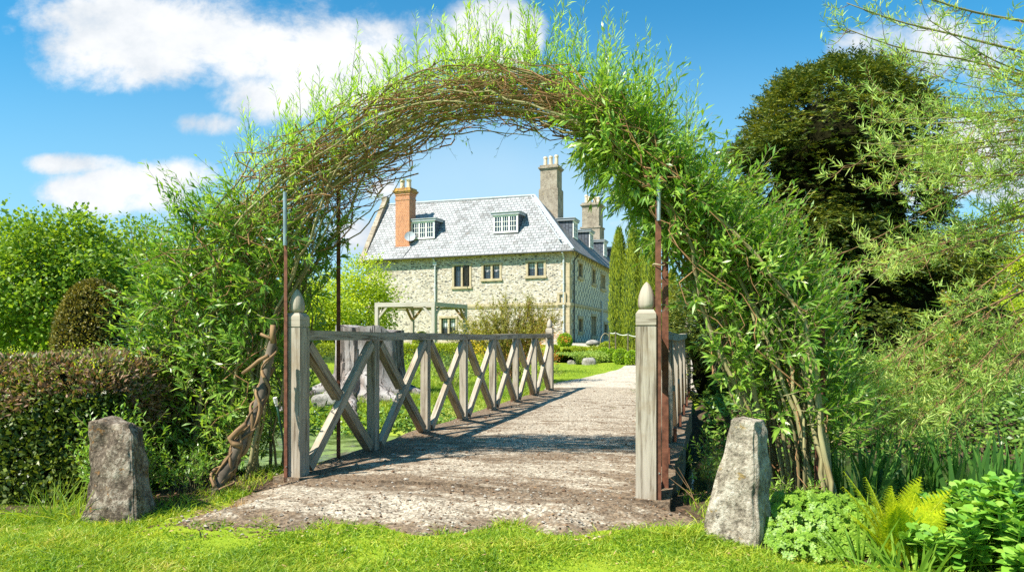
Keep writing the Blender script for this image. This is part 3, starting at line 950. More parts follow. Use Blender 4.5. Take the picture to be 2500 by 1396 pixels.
def window(O, d, nrm_, r, lights, style, surround=.16, fmat=None, recess=.12, parent=None, bars=(3, 4)):
    """stone-mullioned window: r = (s0, s1, z0, z1) of the opening in the wall"""
    s0, s1, z0, z1 = r
    at = lambda s, z, o: O + d * s + Z3 * z + nrm_ * o
    g = G(); k = .03
    sw = surround
    beam(g, at(s0 + sw / 2, z0 + sw, -.07), at(s0 + sw / 2, z1 - sw, -.07), d * sw, nrm_ * .22)
    beam(g, at(s1 - sw / 2, z0 + sw, -.07), at(s1 - sw / 2, z1 - sw, -.07), d * sw, nrm_ * .22)
    beam(g, at(s0 - .03, z1 - sw / 2, -.05), at(s1 + .03, z1 - sw / 2, -.05), Z3 * sw, nrm_ * .26)
    beam(g, at(s0 - .06, z0 + sw / 2, -.03), at(s1 + .06, z0 + sw / 2, -.03), Z3 * sw, nrm_ * .30)
    iw = (s1 - s0 - 2 * sw)
    mw = .14
    lw = (iw - mw * (lights - 1)) / lights
    for i in range(1, lights):
        c = s0 + sw + i * lw + (i - .5) * mw
        beam(g, at(c, z0 + sw, -.08), at(c, z1 - sw, -.08), d * mw, nrm_ * .18)
    win = g.build('window', fmat or M_lime, parent)
    gf = G(); gp = G(); blinds = []
    for i in range(lights):
        gb = G(); nb = 0
        a0 = s0 + sw + i * (lw + mw); a1 = a0 + lw; b0, b1 = z0 + sw, z1 - sw
        fw = .05
        dd, off, base = d, nrm_ * 0, at(a0, b0, -.15)
        if style == 'open' and i == 0:          # casement standing ajar
            dd = nrm(d * .45 + nrm_ * .89)
        h = b1 - b0
        pt = lambda x, zz, o=0: base + dd * x + Z3 * zz + np.cross(dd, Z3) * 0 + nrm_ * o
        for x in (fw / 2, lw - fw / 2):
            beam(gf, pt(x, 0), pt(x, h), dd * fw, nrm_ * .05)
        for zz in (fw / 2, h - fw / 2):
            beam(gf, pt(fw, zz), pt(lw - fw, zz), Z3 * fw, nrm_ * .048)
        nc, nr_ = bars
        for q in range(1, nc):
            beam(gf, pt(lw * q / nc, fw, .004), pt(lw * q / nc, h - fw, .004), dd * .022, nrm_ * .02)
        for q in range(1, nr_):
            beam(gf, pt(fw, h * q / nr_, .003), pt(lw - fw, h * q / nr_, .003), Z3 * .022, nrm_ * .018)
        quad(gp, pt(.01, .01, -.012), pt(lw - .01, .01, -.012), pt(lw - .01, h - .01, -.012), pt(.01, h - .01, -.012))
        if style == 'open' and i == 0:
            b2 = at(a0, b0, -.2)
            quad(gp, b2, b2 + d * lw, b2 + d * lw + Z3 * h, b2 + Z3 * h)
        if style in ('blind', 'half'):
            f0 = .55 if style == 'blind' else .45
            quad(gb, pt(fw, h * f0, -.008), pt(lw - fw, h * f0, -.008), pt(lw - fw, h - fw, -.008), pt(fw, h - fw, -.008)); nb = 1
        if style == 'curtain':
            for q in range(10):
                x0, x1 = fw + (lw - 2 * fw) * q / 10, fw + (lw - 2 * fw) * (q + 1) / 10
                dep = lambda x: h * (.42 + .22 * abs(math.sin(x / lw * 5.0)))
                quad(gb, pt(x0, dep(x0), -.008), pt(x1, dep(x1), -.008), pt(x1, h - fw, -.008), pt(x0, h - fw, -.008)); nb = 1
        if nb: blinds.append(gb)
    gf.build('frame', M_dark if style != 'white' else M_white, win)
    gp.build('pane', M_glass, win)
    for gb in blinds: gb.build('curtain' if style == 'curtain' else 'blind', M_curtain if style == 'curtain' else M_blind, win)
    return win


for r_, w_ in zip(fr, front_win):
    window(B3, F3, NF3, r_, w_[4], w_[5], parent=house)
for r_, w_ in zip(sr, side_win):
    window(B3, S3, NS3, r_, w_[4], 'none', parent=house, surround=.22)

# roof
RT = 3.4
RL = A3 + S3 * RT; RL[2] = 11.95
RR = np.array([1.69, 52.55, 11.72])
ov = .42
AE = A3 + NF3 * ov + F3 * .02; AE[2] = ZE - .12
BE = B3 + NF3 * ov + NS3 * ov; BE[2] = ZE - .12
CE = B3 + S3 * SLN + NS3 * ov; CE[2] = ZE - .12
R1 = RR + S3 * 6.5; R1[2] = 11.2
R2 = RR + S3 * (SLN - 1); R2[2] = 11.2


def slope(name, pts, uax, mat_, parent):
    """planar roof facets with UVs: u along uax, v up the slope"""
    g = G()
    O = pts[0]
    for tri in [(0, i, i + 1) for i in range(1, len(pts) - 1)]:
        P_ = np.array([pts[i] for i in tri])
        nn = nrm(np.cross(P_[1] - P_[0], P_[2] - P_[0]))
        va = nrm(np.cross(nn, uax));  va = va if va[2] > 0 else -va
        uvq = [((p - O) @ uax, (p - O) @ va) for p in P_]
        mid = (P_[1] + P_[2]) / 2
        um = tuple((np.array(uvq[1]) + np.array(uvq[2])) / 2)
        g.add([P_[0], P_[1], mid, P_[2]], [(0, 1, 2, 3)], [[uvq[0], uvq[1], um, uvq[2]]])
    return g.build(name, mat_, parent)


roof = slope('roof', [BE, AE, RL, RR], F3, M_slate, house)
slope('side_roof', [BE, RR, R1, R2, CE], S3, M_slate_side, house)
bkA = A3 + S3 * 6.8; bkA[2] = ZE
bkR = RR + S3 * 3.4; bkR[2] = ZE
slope('rear_roof', [bkA, bkR - NS3 * 3, RR, RL], F3, M_slate, house)
w0 = R1 - NS3 * 3.6; w0[2] = ZE; w1 = R2 - NS3 * 3.6; w1[2] = ZE
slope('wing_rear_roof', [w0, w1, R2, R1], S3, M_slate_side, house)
# eaves soffit, gutters, ridge and hip leads
g = G()
quad(g, AE + Z3 * -.03, BE + Z3 * -.03, B3 + Z3 * (ZE - .02), A3 + Z3 * (ZE - .02))
quad(g, BE + Z3 * -.03, CE + Z3 * -.03, B3 + S3 * SLN + Z3 * (ZE - .02), B3 + Z3 * (ZE - .02))
beam(g, AE - Z3 * .06, BE - Z3 * .06, Z3 * .09, NF3 * .05)
beam(g, BE - Z3 * .06, CE - Z3 * .06, Z3 * .09, NS3 * .05)
g.build('eaves', M_wood_dark, house)
g = G()
tubes(g, np.array([AE + NF3 * .07 - Z3 * .05, BE + NF3 * .07 + NS3 * .07 - Z3 * .05]), .055, 8)
tubes(g, np.array([BE + NF3 * .07 + NS3 * .07 - Z3 * .05, CE + NS3 * .07 - Z3 * .05]), .055, 8)
g.build('gutter', M_dark, house)
g = G()
tubes(g, np.array([RL + Z3 * .02, RR + Z3 * .02]), .09, 8)
g.build('ridge_lead', M_lead, house)
g = G()
tubes(g, np.array([RR + Z3 * .02, BE + Z3 * .04]), .10, 8)
hd = RR - BE
side_off = nrm(np.cross(hd, np.cross(F3, nrm(RR - BE)))) * 0 + nrm(F3) * .28 + Z3 * .04
for f0, f1 in ((.12, .96),):
    quad(g, BE + hd * f0 + side_off * .9, RR - hd * (1 - f1) + side_off * .9, RR - hd * (1 - f1), BE + hd * f0)
g.build('hip_lead', M_lead, house)
g = G()
tubes(g, np.array([BE + hd * .08 + F3 * .75 + Z3 * .42, BE + hd * .5 + F3 * .62 + Z3 * .32, RR - hd * .07 + F3 * .33 + Z3 * .08, RR + F3 * .3 + Z3 * .06]), .055, 8)
for q in (.2, .35, .5, .65, .8):
    c = BE + hd * (.08 + .85 * q) + F3 * (.75 - .42 * q) + Z3 * (.42 - .34 * q)
    tubes(g, np.array([c - hd * .006, c + hd * .006]), .085, 8)
g.build('roof_pipe', M_lead, house)
# stone-coped gable at the left end
g = G()
gp0 = A3 + F3 * .12 + NF3 * .48; gp0[2] = ZE - .45
gp1 = A3 + F3 * .12 + S3 * RT; gp1[2] = 12.3
gp2 = A3 + F3 * .12 + S3 * 7.1; gp2[2] = ZE - .3
for a_, b_ in ((gp0, gp1), (gp1, gp2)):
    n_ = 9
    for i in range(n_):
        p, q = a_ + (b_ - a_) * i / n_, a_ + (b_ - a_) * (i + .97) / n_
        beam(g, p, q, F3 * .42, nrm(np.cross(b_ - a_, F3)) * .34)
pbox(g, gp1 - F3 * .25 - S3 * .25 - Z3 * .05, F3 * .5, S3 * .5, Z3 * .35)
g.build('gable_coping', M_render, house)


def chimney(base, w_, dpt, stages, pots, m_, cap_m, pot_h, pot_r):
    """stages: (z0, z1, scale) ; oriented with the front wall"""
    g = G()
    for z0, z1, sc in stages:
        ww, dd_ = w_ * sc, dpt * sc
        pbox(g, base - F3 * ww / 2 + NF3 * dd_ / 2 + Z3 * z0, F3 * ww, -NF3 * dd_, Z3 * (z1 - z0))
    c = g.build('chimney', m_, house)
    zt = stages[-1][1]
    g = G()
    for i, (h, sc) in enumerate(((.10, 1.10), (.12, 1.2), (.16, 1.05))):
        ww, dd_ = w_ * stages[-1][2] * sc, dpt * stages[-1][2] * sc
        pbox(g, base - F3 * ww / 2 + NF3 * dd_ / 2 + Z3 * zt, F3 * ww, -NF3 * dd_, Z3 * h)
        zt += h + .001
    g.build('cap', cap_m, c)
    for k, (off, hh) in enumerate(pots):
        p = base + F3 * off[0] + S3 * off[1] + Z3 * (zt - .03)
        g = G()
        prof = [(0, 1.15), (.12, 1.1), (.16, .95), (.7, .86), (.78, .84), (.80, 1.02), (.9, 1.05), (.96, .92), (1, .9)]
        pts = np.array([p + Z3 * a_ * pot_h * hh for a_, _ in prof]); rr = np.array([pot_r * b_ for _, b_ in prof])
        tubes(g, pts[None], rr[None], 12)
        g.build('pot', M_pot, c)
    return c


# left brick stack rises from the front slope
sl0, _ = fac(978, 607)
zsl = lambda o: (ZE - .12) + (o + ov) / (RT + ov) * (11.9 - ZE + .12)
bL = B3 + F3 * sl0 + S3 * .85
Dl = bL[1]
zt_l = EYE + (820 - 474) / F * Dl
chimney(np.array([bL[0], bL[1], 0]), 1.22, .95, [(7.4, 8.05, 1.06), (8.05, zt_l - .55, 1.0), (zt_l - .55, zt_l - .40, 1.06), (zt_l - .4, zt_l - .16, 1.0), (zt_l - .16, zt_l, 1.08)],
        [((-.30, 0), 1), ((.28, 0), .97)], M_brick, M_lichenbrick, .75, .19)
bM = RR + S3 * 4.9; bM[2] = 0
chimney(bM, 1.55, 1.35, [(9.5, 13.05, 1.05), (13.05, 13.12, 1.0), (13.12, 14.65, .92)], [((-.47, 0), 1.05), ((0.02, 0), 1), ((.48, 0), .98)], M_render, M_render, .85, .17)
bR = RR + S3 * 19.5 + NS3 * 0.5; bR[2] = 0
chimney(bR, 1.75, 1.5, [(9.5, 12.0, 1.12), (12.0, 12.15, 1.22), (12.15, 14.2, 1.0)], [((-.62, 0), .85), ((-.2, .2), .95), ((.25, -.2), .95), ((.62, 0), 1.25)], M_render, M_render, .75, .2)


def roof_hit_front(px, py):
    P0, n_ = BE, nrm(np.cross(AE - BE, RL - BE))
    d = np.array([(px - 1250) / F, 1, -(py - 820) / F]); O = np.array([0, 0, EYE])
    return O + d * (((P0 - O) @ n_) / (d @ n_))


def dormer(Q, d, nv_, wd, h, depth, lights, bars):
    """Q = bottom centre of the dormer face on the roof"""
    g = G()
    pbox(g, Q - d * wd / 2 - Z3 * .25, d * wd, -nv_ * depth, Z3 * (h + .25))
    dm = g.build('dormer', M_slate_dark, house)
    g = G()
    pbox(g, Q - d * (wd / 2 + .14) + nv_ * .16 + Z3 * h, d * (wd + .28), -nv_ * (depth + .2), Z3 * .16)
    pbox(g, Q - d * (wd / 2 + .2) + nv_ * .22 + Z3 * (h + .16), d * (wd + .40), -nv_ * (depth + .2), Z3 * .05)
    g.build('flat_roof', M_lead, dm)
    g = G(); f = .13
    for x in (-wd / 2 + f / 2, wd / 2 - f / 2):
        beam(g, Q + d * x + nv_ * .03, Q + d * x + nv_ * .03 + Z3 * h, d * f, nv_ * .08)
    for zz in (f / 2, h - f / 2):
        beam(g, Q - d * (wd / 2 - f) + nv_ * .03 + Z3 * zz, Q + d * (wd / 2 - f) + nv_ * .03 + Z3 * zz, Z3 * f, nv_ * .078)
    iw = wd - 2 * f; lw = iw / lights
    for i in range(1, lights):
        beam(g, Q + d * (-iw / 2 + i * lw) + nv_ * .03 + Z3 * f, Q + d * (-iw / 2 + i * lw) + nv_ * .03 + Z3 * (h - f), d * .1, nv_ * .076)
    wn = g.build('window', M_white, dm)
    g = G()
    for i in range(lights):
        for q in range(1, bars[0]):
            x = -iw / 2 + (i + q / bars[0]) * lw
            beam(g, Q + d * x + nv_ * .03 + Z3 * f, Q + d * x + nv_ * .03 + Z3 * (h - f), d * .032, nv_ * .05)
    for q in range(1, bars[1]):
        zz = f + (h - 2 * f) * q / bars[1]
        beam(g, Q - d * iw / 2 + nv_ * .028 + Z3 * zz, Q + d * iw / 2 + nv_ * .028 + Z3 * zz, Z3 * .032, nv_ * .048)
    g.build('glazing_bars', M_white, dm)
    g = G()
    quad(g, Q - d * iw / 2 + nv_ * .012 + Z3 * f, Q + d * iw / 2 + nv_ * .012 + Z3 * f, Q + d * iw / 2 + nv_ * .012 + Z3 * (h - f), Q - d * iw / 2 + nv_ * .012 + Z3 * (h - f))
    g.build('pane', M_glass, dm)


for (xa, xb, yt, yb) in ((1004, 1063, 541, 584), (1206, 1265, 525, 569)):
    q0 = roof_hit_front((xa + xb) / 2, yb)
    wd = (xb - xa) / F * q0[1] / .90
    h = (yb - yt) / F * q0[1]
    dormer(q0 + NF3 * .05, F3, NF3, wd, h, 1.7, 3, (3, 3))
for s_d in (8.6, 15.0, 21.8, 27.6):
    Q = B3 + S3 * (s_d - .7) - NS3 * 1.40 + Z3 * 8.95
    dormer(Q, S3, NS3, 1.55, 1.35, 1.6, 2, (2, 3))

# downpipes
g = G()
s0, zz = fac(1064, 632)
for s_ in (s0, .38):
    p = B3 + F3 * s_ + NF3 * .10
    gx = G()
    tubes(gx, np.array([p + NF3 * .33 + Z3 * (ZE - .25), p + NF3 * .25 + Z3 * (ZE - .3), p + Z3 * (ZE - .6), p + Z3 * (ZB - .1)]), .062, 8)
    for zc in (1.6, 3.2, 4.8, 6.2):
        tubes(gx, np.array([p + Z3 * zc, p + Z3 * (zc + .12)]), .082, 8)
    if s_ == s0:
        pbox(gx, p - F3 * .15 + NF3 * .10 + Z3 * (ZE - .72), F3 * .3, -NF3 * .18, Z3 * .25)
    gx.build('downpipe', M_pipe, house)
gx = G()
p = B3 + S3 * 1.05 + NS3 * .1
tubes(gx, np.array([p + NS3 * .33 + Z3 * (ZE - .25), p + NS3 * .25 + Z3 * (ZE - .35), p + Z3 * (ZE - .7), p + Z3 * (ZB - .1)]), .055, 8)
gx.build('downpipe', M_dark, house)
gx = G()
s1, z1_ = sid(1467, 735)
p = B3 + S3 * s1 + NS3 * .1
tubes(gx, np.array([p + Z3 * z1_, p + Z3 * (ZB - .1)]), .10, 8)
gx.build('downpipe', M_pipe, house)
# niche-like stone bracket near the corner
s1, z1_ = fac(1372, 728)
gx = G()
pbox(gx, B3 + F3 * (s1 - .3) + NF3 * .16 + Z3 * (z1_ - .45), F3 * .6, -NF3 * .16, Z3 * .14)
pbox(gx, B3 + F3 * (s1 - .3) + NF3 * .14 + Z3 * (z1_ - .3), F3 * .16, -NF3 * .14, Z3 * .55)
pbox(gx, B3 + F3 * (s1 + .14) + NF3 * .14 + Z3 * (z1_ - .3), F3 * .16, -NF3 * .14, Z3 * .55)
pbox(gx, B3 + F3 * (s1 - .3) + NF3 * .15 + Z3 * (z1_ + .26), F3 * .6, -NF3 * .15, Z3 * .14)
gx.build('wall_niche', M_lime, house)
# satellite dish beside the brick stack
q0 = roof_hit_front(1007, 588)
gx = G()
dn = nrm(NF3 * .8 + F3 * -.35 + Z3 * .35)
ctr = q0 + NF3 * .35 + Z3 * .25
e1 = nrm(np.cross(dn, Z3)); e2 = np.cross(e1, dn)
rings = [(0.0, 0), (.18, .02), (.32, .055), (.42, .11)]
V = []
for r_, o_ in rings:
    for k in range(16):
        a = k / 16 * 6.2832
        V.append(ctr + (e1 * math.cos(a) + e2 * math.sin(a)) * max(r_, .001) + dn * o_)
Qd = [(i * 16 + k, i * 16 + (k + 1) % 16, (i + 1) * 16 + (k + 1) % 16, (i + 1) * 16 + k) for i in range(3) for k in range(16)]
gx.add(V, Qd)
dish = gx.build('satellite_dish', M_lead, house, True)
gx = G()
tubes(gx, np.array([ctr, ctr - dn * .25, q0 - Z3 * .2]), .03, 6)
tubes(gx, np.array([ctr - e2 * .4 + dn * .1, ctr + dn * .45]), .018, 5)
tubes(gx, np.array([q0 - Z3 * .05, q0 + (AE - RL) * .12 - F3 * .1, q0 + (AE - RL) * .33 + F3 * .35]) + Z3 * .04, .02, 5)
gx.build('mount_arm', M_dark, dish)

# ================================================================== BRIDGE RAILINGS
def railing(name, label, u0, near_h, cap_top, near_v=0.0, inner=1):
    o = thing(name, label, 'railing', uv2w(u0, near_v))
    nb, Lb = 7, 9.88
    zr = 1.195
    def post(v, w_, top, shoulder):
        c = uv2w(u0, v)
        g = G()
        pbox(g, c - U3 * w_ / 2 - V3 * w_ / 2 - Z3 * .2, U3 * w_, V3 * w_, Z3 * (shoulder - .115 + .2))
        k = .008
        pbox(g, c - U3 * (w_ / 2 - k) - V3 * (w_ / 2 - k) + Z3 * (shoulder - .115), U3 * (w_ - 2 * k), V3 * (w_ - 2 * k), Z3 * .012)
        pbox(g, c - U3 * w_ / 2 - V3 * w_ / 2 + Z3 * (shoulder - .103), U3 * w_, V3 * w_, Z3 * .083)
        # chamfered shoulder
        a = c + Z3 * (shoulder - .02)
        h_, s_ = w_ / 2, w_ * .36
        lo_ = [a + U3 * x * h_ + V3 * y * h_ for x, y in ((-1, -1), (1, -1), (1, 1), (-1, 1))]
        hi_ = [a + U3 * x * s_ + V3 * y * s_ + Z3 * .03 for x, y in ((-1, -1), (1, -1), (1, 1), (-1, 1))]
        g.add(lo_ + hi_, [(0, 1, 5, 4), (1, 2, 6, 5), (2, 3, 7, 6), (3, 0, 4, 7), (4, 5, 6, 7)],
              [[(0, 0), (.02, 0), (.02, .1), (0, .1)]] * 5)
        p = g.build('post', M_wood, o)
        g = G()
        H = top - shoulder
        prof = [(0.02, .66), (.06, .70), (.085, .80), (.12, .93), (.22, 1.0), (.38, .985), (.55, .88), (.7, .72), (.84, .50), (.94, .27), (1, .05)]
        pts = np.array([c + Z3 * (shoulder + a_ * H) for a_, _ in prof]); rr = np.array([b_ * w_ * .435 for _, b_ in prof])
        tubes(g, pts[None], rr[None], 20)
        g.build('finial', M_wood, p, True)
    post(near_v, .148, cap_top, near_h)
    post(Lb, .15, cap_top - .02, near_h - .02)
    rs = np.random.default_rng(int(u0 * 10) + 5)
    g = G()
    nseg = 14
    zz = zr + np.array([0] + list(rs.normal(0, .004, nseg - 1)) + [0]) + .012 * np.cos(np.linspace(0, 6.28, nseg + 1))
    vs_ = np.linspace(near_v + .075, Lb - .075, nseg + 1)
    for i in range(nseg):
        beam(g, uv2w(u0, vs_[i], zz[i]), uv2w(u0, vs_[i + 1], zz[i + 1]), U3 * .105, Z3 * .085)
    g.build('handrail', M_wood, o)
    for i in range(1, nb):
        g = G(); p = uv2w(u0 + .0525 * inner, near_v + (Lb - near_v) * i / nb, zr - .02)
        tubes(g, np.array([p - U3 * .01 * inner, p + U3 * .004 * inner]), .009, 8)
        g.build('peg', M_dark, o)
    zb, zt = .035, zr - .044
    for i in range(nb):
        va, vb = near_v + (Lb - near_v) * i / nb, near_v + (Lb - near_v) * (i + 1) / nb
        a0 = va + (.075 if i == 0 else .05) + .03; b0 = vb - (.075 if i == nb - 1 else .05) - .03
        for rise in (1, 0):
            g = G()
            p, q = uv2w(u0 + (.03 if rise else -.0) * inner, a0, zb if rise else zt), uv2w(u0 + (.03 if rise else 0) * inner, b0, zt if rise else zb)
            dirn = nrm(q - p)
            wv = nrm(np.cross(dirn, U3)) * .092
            # ends cut against the rail and deck
            if rise:
                beam(g, p + dirn * .03, q - dirn * .05, U3 * .062, wv)
            else:
                mid = (p + q) / 2
                gap = .052
                beam(g, p + dirn * .05, mid - dirn * gap, U3 * .085, wv)
                beam(g, mid + dirn * gap, q - dirn * .03, U3 * .085, wv)
            g.build('brace', M_wood if rise else M_wood_dark, o)  # falling braces take browner wood in place of their shaded side
        if i < nb - 1:
            g = G()
            beam(g, uv2w(u0, vb, -.30), uv2w(u0, vb, zt), U3 * .095, V3 * .10)
            up_ = g.build('upright', M_wood, o)
            g = G()
            beam(g, uv2w(u0 - .075 * inner, vb + .02, -.5), uv2w(u0 - .075 * inner, vb + .02, .16), U3 * .04, V3 * .09)
            g.build('steel_bracket', M_rust, up_)
    return o


railing('bridge_railing', 'weathered oak cross-braced railing in full view on the pond side of the bridge', 0.0, 1.385, 1.60)
railing('bridge_railing', 'weathered oak railing seen end-on behind the rusty steel posts', 2.95, 1.385, 1.60, inner=-1)

# ================================================================== VEGETATION HELPERS
def rot_perp(D, rng):
    """random unit vectors perpendicular to D"""
    return nrm(np.cross(D, rng.normal(size=D.shape)))


def shoots(gs, gl, P, D, L, nleaf, ll, lw, rng, up=.35, r0=.0035, first=.12, prof='leaf', spread=.8, K=2, sides=3, droop=0.0):
    """leafy shoots: thin stems with leaves set round them"""
    n = len(P); D = nrm(D); L = np.broadcast_to(L, (n,))
    bend = np.array([0, 0, 1.]) * up + rng.normal(size=(n, 3)) * .10
    t = np.linspace(0, 1, 5)
    pts = P[:, None] + D[:, None] * (t[None, :, None] * L[:, None, None]) + bend[:, None] * ((t ** 2)[None, :, None] * L[:, None, None])
    if gs is not None:
        tubes(gs, pts, r0 * (1.05 - .8 * t)[None] * np.ones((n, 1)), sides, cap=False)
    s = first + (1 - first) * (np.arange(nleaf)[None] + rng.random((n, nleaf)) * .8) / nleaf
    pos = P[:, None] + D[:, None] * (s * L[:, None])[..., None] + bend[:, None] * (s ** 2 * L[:, None])[..., None]
    axis = nrm(D[:, None] + 2 * s[..., None] * bend[:, None])
    rad = rot_perp(axis, rng)
    dirs = nrm(axis * (.55 + .35 * s[..., None]) + rad * spread)
    N = axis - dirs * (axis * dirs).sum(-1, keepdims=True) + rng.normal(size=dirs.shape) * .25 + np.array([0, 0, .3])
    lens = ll * (1.1 - .45 * s) * (.7 + .6 * rng.random(s.shape))
    b = rng.normal(size=dirs.shape) * .10 + np.array([0, 0, -.12 - droop])
    m = n * nleaf
    ribbons(gl, pos.reshape(m, 3), dirs.reshape(m, 3), lens.ravel(), lens.ravel() * (lw / ll), K, N.reshape(m, 3), b.reshape(m, 3), prof)


def ell_pts(rng, n, c, r, lo=.55):
    d = nrm(rng.normal(size=(n, 3)))
    k = (lo ** 3 + (1 - lo ** 3) * rng.random(n)) ** (1 / 3)
    return np.asarray(c) + d * np.asarray(r) * k[:, None]


def clump_leaves(g, C, rc, per, ll, lw, rng, centre, flat=.6, K=1, up=.5, droop=0.0):
    n = len(C)
    rc = np.broadcast_to(rc, (n,))
    idx = np.repeat(np.arange(n), per)
    off = rng.normal(size=(len(idx), 3)) * np.array([1, 1, flat]) * (rc[idx] * .5)[:, None]
    P = C[idx] + off
    out = nrm(P - centre)
    D = nrm(out * .6 + nrm(off) * .5 + rng.normal(size=P.shape) * .5 - Z3 * droop)
    N = rng.normal(size=P.shape) * .6 + Z3 * up + out * .4
    l = ll * (.65 + .7 * rng.random(len(P)))
    ribbons(g, P, D, l, l * lw / ll, K + 1, N, rng.normal(size=P.shape) * .12 - Z3 * .1, 'leaf')


def tree(name, label, cat, base, trunk_h, lobes, nclump, per, rc, ll, lw, lm, bark, seed, group=None, trunk_r=.14, limbs=26, lo=.55, stems=1, up=.5):
    """lobes: list of (dx, dy, z, rx, ry, rz) about the base"""
    rng = np.random.default_rng(seed)
    base = np.asarray(base, float)
    o = thing(name, label, cat, base, group)
    vol = np.array([l[3] * l[4] * l[5] for l in lobes]) ** .7; vol = vol / vol.sum()
    C = []
    for l, v_ in zip(lobes, vol):
        C.append(ell_pts(rng, max(4, int(nclump * v_)), base + np.array(l[:3]), l[3:], lo))
    C = np.concatenate(C)
    C = C + rng.normal(size=C.shape) * rc * .25
    C = C[C[:, 2] > base[2] + .05]
    ctr = C.mean(0)
    g = G()
    top = base + Z3 * trunk_h
    for k in range(stems):
        a = rng.random() * 6.28
        b0 = base + np.array([math.cos(a), math.sin(a), 0]) * (trunk_r * 1.5 if stems > 1 else 0)
        tp = top + np.array([math.cos(a), math.sin(a), 0]) * (trunk_h * .25 if stems > 1 else 0) + rng.normal(size=3) * .05
        m = (b0 + tp) / 2 + rng.normal(size=3) * .06 * trunk_h * .3
        tubes(g, np.array([b0 - Z3 * .15, b0 + (m - b0) * .15, m, tp]), np.array([1.5, 1.0, .85, .65]) * trunk_r, 8)
        sel = C[rng.choice(len(C), min(limbs, len(C)), replace=False)]
        st = tp + (b0 - tp) * rng.random((len(sel), 1)) * .35
        mid = st * .45 + sel * .55 + np.array([0, 0, .12]) * np.linalg.norm(sel - st, axis=1, keepdims=True) * rng.random((len(sel), 1)) + rng.normal(size=sel.shape) * .1
        q1 = st * .75 + mid * .25 + rng.normal(size=sel.shape) * .03
        tubes(g, np.stack([st, q1, mid, sel], 1), np.broadcast_to(np.array([.45, .36, .22, .05]) * trunk_r, (len(sel), 4)), 5)
    g.build('trunk', bark, o, True)
    g = G()
    clump_leaves(g, C, rc * (.7 + .6 * rng.random(len(C))), per, ll, lw, rng, ctr, up=up)
    g.build('crown', lm, o)
    return o


def blob_mesh(c, r, fn, nu=28, nv=18):
    th = np.linspace(0, 2 * math.pi, nu, endpoint=False); ph = np.linspace(-math.pi / 2 + .02, math.pi / 2 - .02, nv)
    T_, P_ = np.meshgrid(th, ph, indexing='ij')
    d = np.stack([np.cos(T_) * np.cos(P_), np.sin(T_) * np.cos(P_), np.sin(P_)], -1)
    V = np.asarray(c) + d * np.asarray(r) * fn(d)[..., None]
    i = np.arange(nu)[:, None]; j = np.arange(nv - 1)[None]
    a = i * nv + j; b = ((i + 1) % nu) * nv + j
    return V, np.stack([a, b, b + 1, a + 1], -1)


def clipped_ball(name, label, cat, base, r, h, lm, seed, group=None, n=2600, ll=.03, lw=.017):
    """clipped shrub: leaves standing out of a dense rounded body"""
    rng = np.random.default_rng(seed)
    base = np.asarray(base, float)
    o = thing(name, label, cat, base, group)
    c = base + Z3 * h * .42
    fn = lambda d: 1 + .05 * sn(d, seed, 2.5, 3)
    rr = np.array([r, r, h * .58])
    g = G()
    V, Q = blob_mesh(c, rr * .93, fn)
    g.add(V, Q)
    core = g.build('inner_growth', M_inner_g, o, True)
    d = nrm(rng.normal(size=(n, 3))); d = d[d[:, 2] > -.7]
    P = c + d * rr * fn(d)[:, None] * (.90 + .09 * rng.random((len(d), 1)))
    g = G()
    l = ll * (.6 + .8 * rng.random(len(P)))
    ribbons(g, P, d + rng.normal(size=d.shape) * .7 + Z3 * .2, l, l * lw / ll, 2, d + rng.normal(size=d.shape) * .8, None, 'leaf')
    g.build('foliage', lm, o)
    return o


def grass_blades(g, XY, h, wd, rng, lean=.5, K=2, z=None):
    n = len(XY)
    P = np.stack([XY[:, 0], XY[:, 1], terrain(XY[:, 0], XY[:, 1]) - .004 if z is None else z], -1)
    D = np.stack([rng.normal(size=n) * .35, rng.normal(size=n) * .35, np.ones(n)], -1)
    N = rng.normal(size=(n, 3)) * np.array([1, 1, .1])
    a = rng.random(n) * 6.28
    b = np.stack([np.cos(a), np.sin(a), -.35 * np.ones(n)], -1) * (lean * (.3 + rng.random(n)))[:, None]
    ribbons(g, P, D, h * (.5 + .8 * rng.random(n)), wd * (.7 + .6 * rng.random(n)), K, N, b, 'blade')


# ================================================================== LAWNS
rng = np.random.default_rng(11)
n = 300000
yy = 3.05 + (5.6 - 3.05) * rng.random(n) ** 1.25
xx = (rng.random(n) * 2 - 1) * (.80 * yy + .25)
sm = soil_shade_mask(xx, yy); ap = apron_inside(xx, yy)
tuft = sn(np.stack([xx, yy], -1), 50, 4.0, 3)
pk = (sm + .35 * rng.normal(size=n) * .4 < .35) & (ap < .02 + .16 * np.maximum(0, sn(np.stack([xx, yy], -1), 51, 6, 2)) * (yy < 4.8)) & (rng.random(n) < .75 + .5 * tuft)
u_, v_ = w2uv(xx, yy)
pk &= (v_ < -.15) | (u_ < -.9)
XY = np.stack([xx, yy], -1)[pk]
g = G()
edge = np.clip(1 - np.abs(apron_inside(XY[:, 0], XY[:, 1])) / .25, 0, 1)
hgt = .042 + .034 * sn(XY, 52, 2.2, 3) + .02 * np.maximum(0, sn(XY, 53, 7, 2)) + .03 * edge * rng.random(len(XY)) + .05 * np.exp(-((XY[:, 0] + 2.0) ** 2 / .5 + (XY[:, 1] - 4.85) ** 2 / .06)) * rng.random(len(XY))
grass_blades(g, XY, hgt * 1.12, .0066, rng, 1.0)
tag(g.build('lawn_grass', L_grass), kind='stuff')

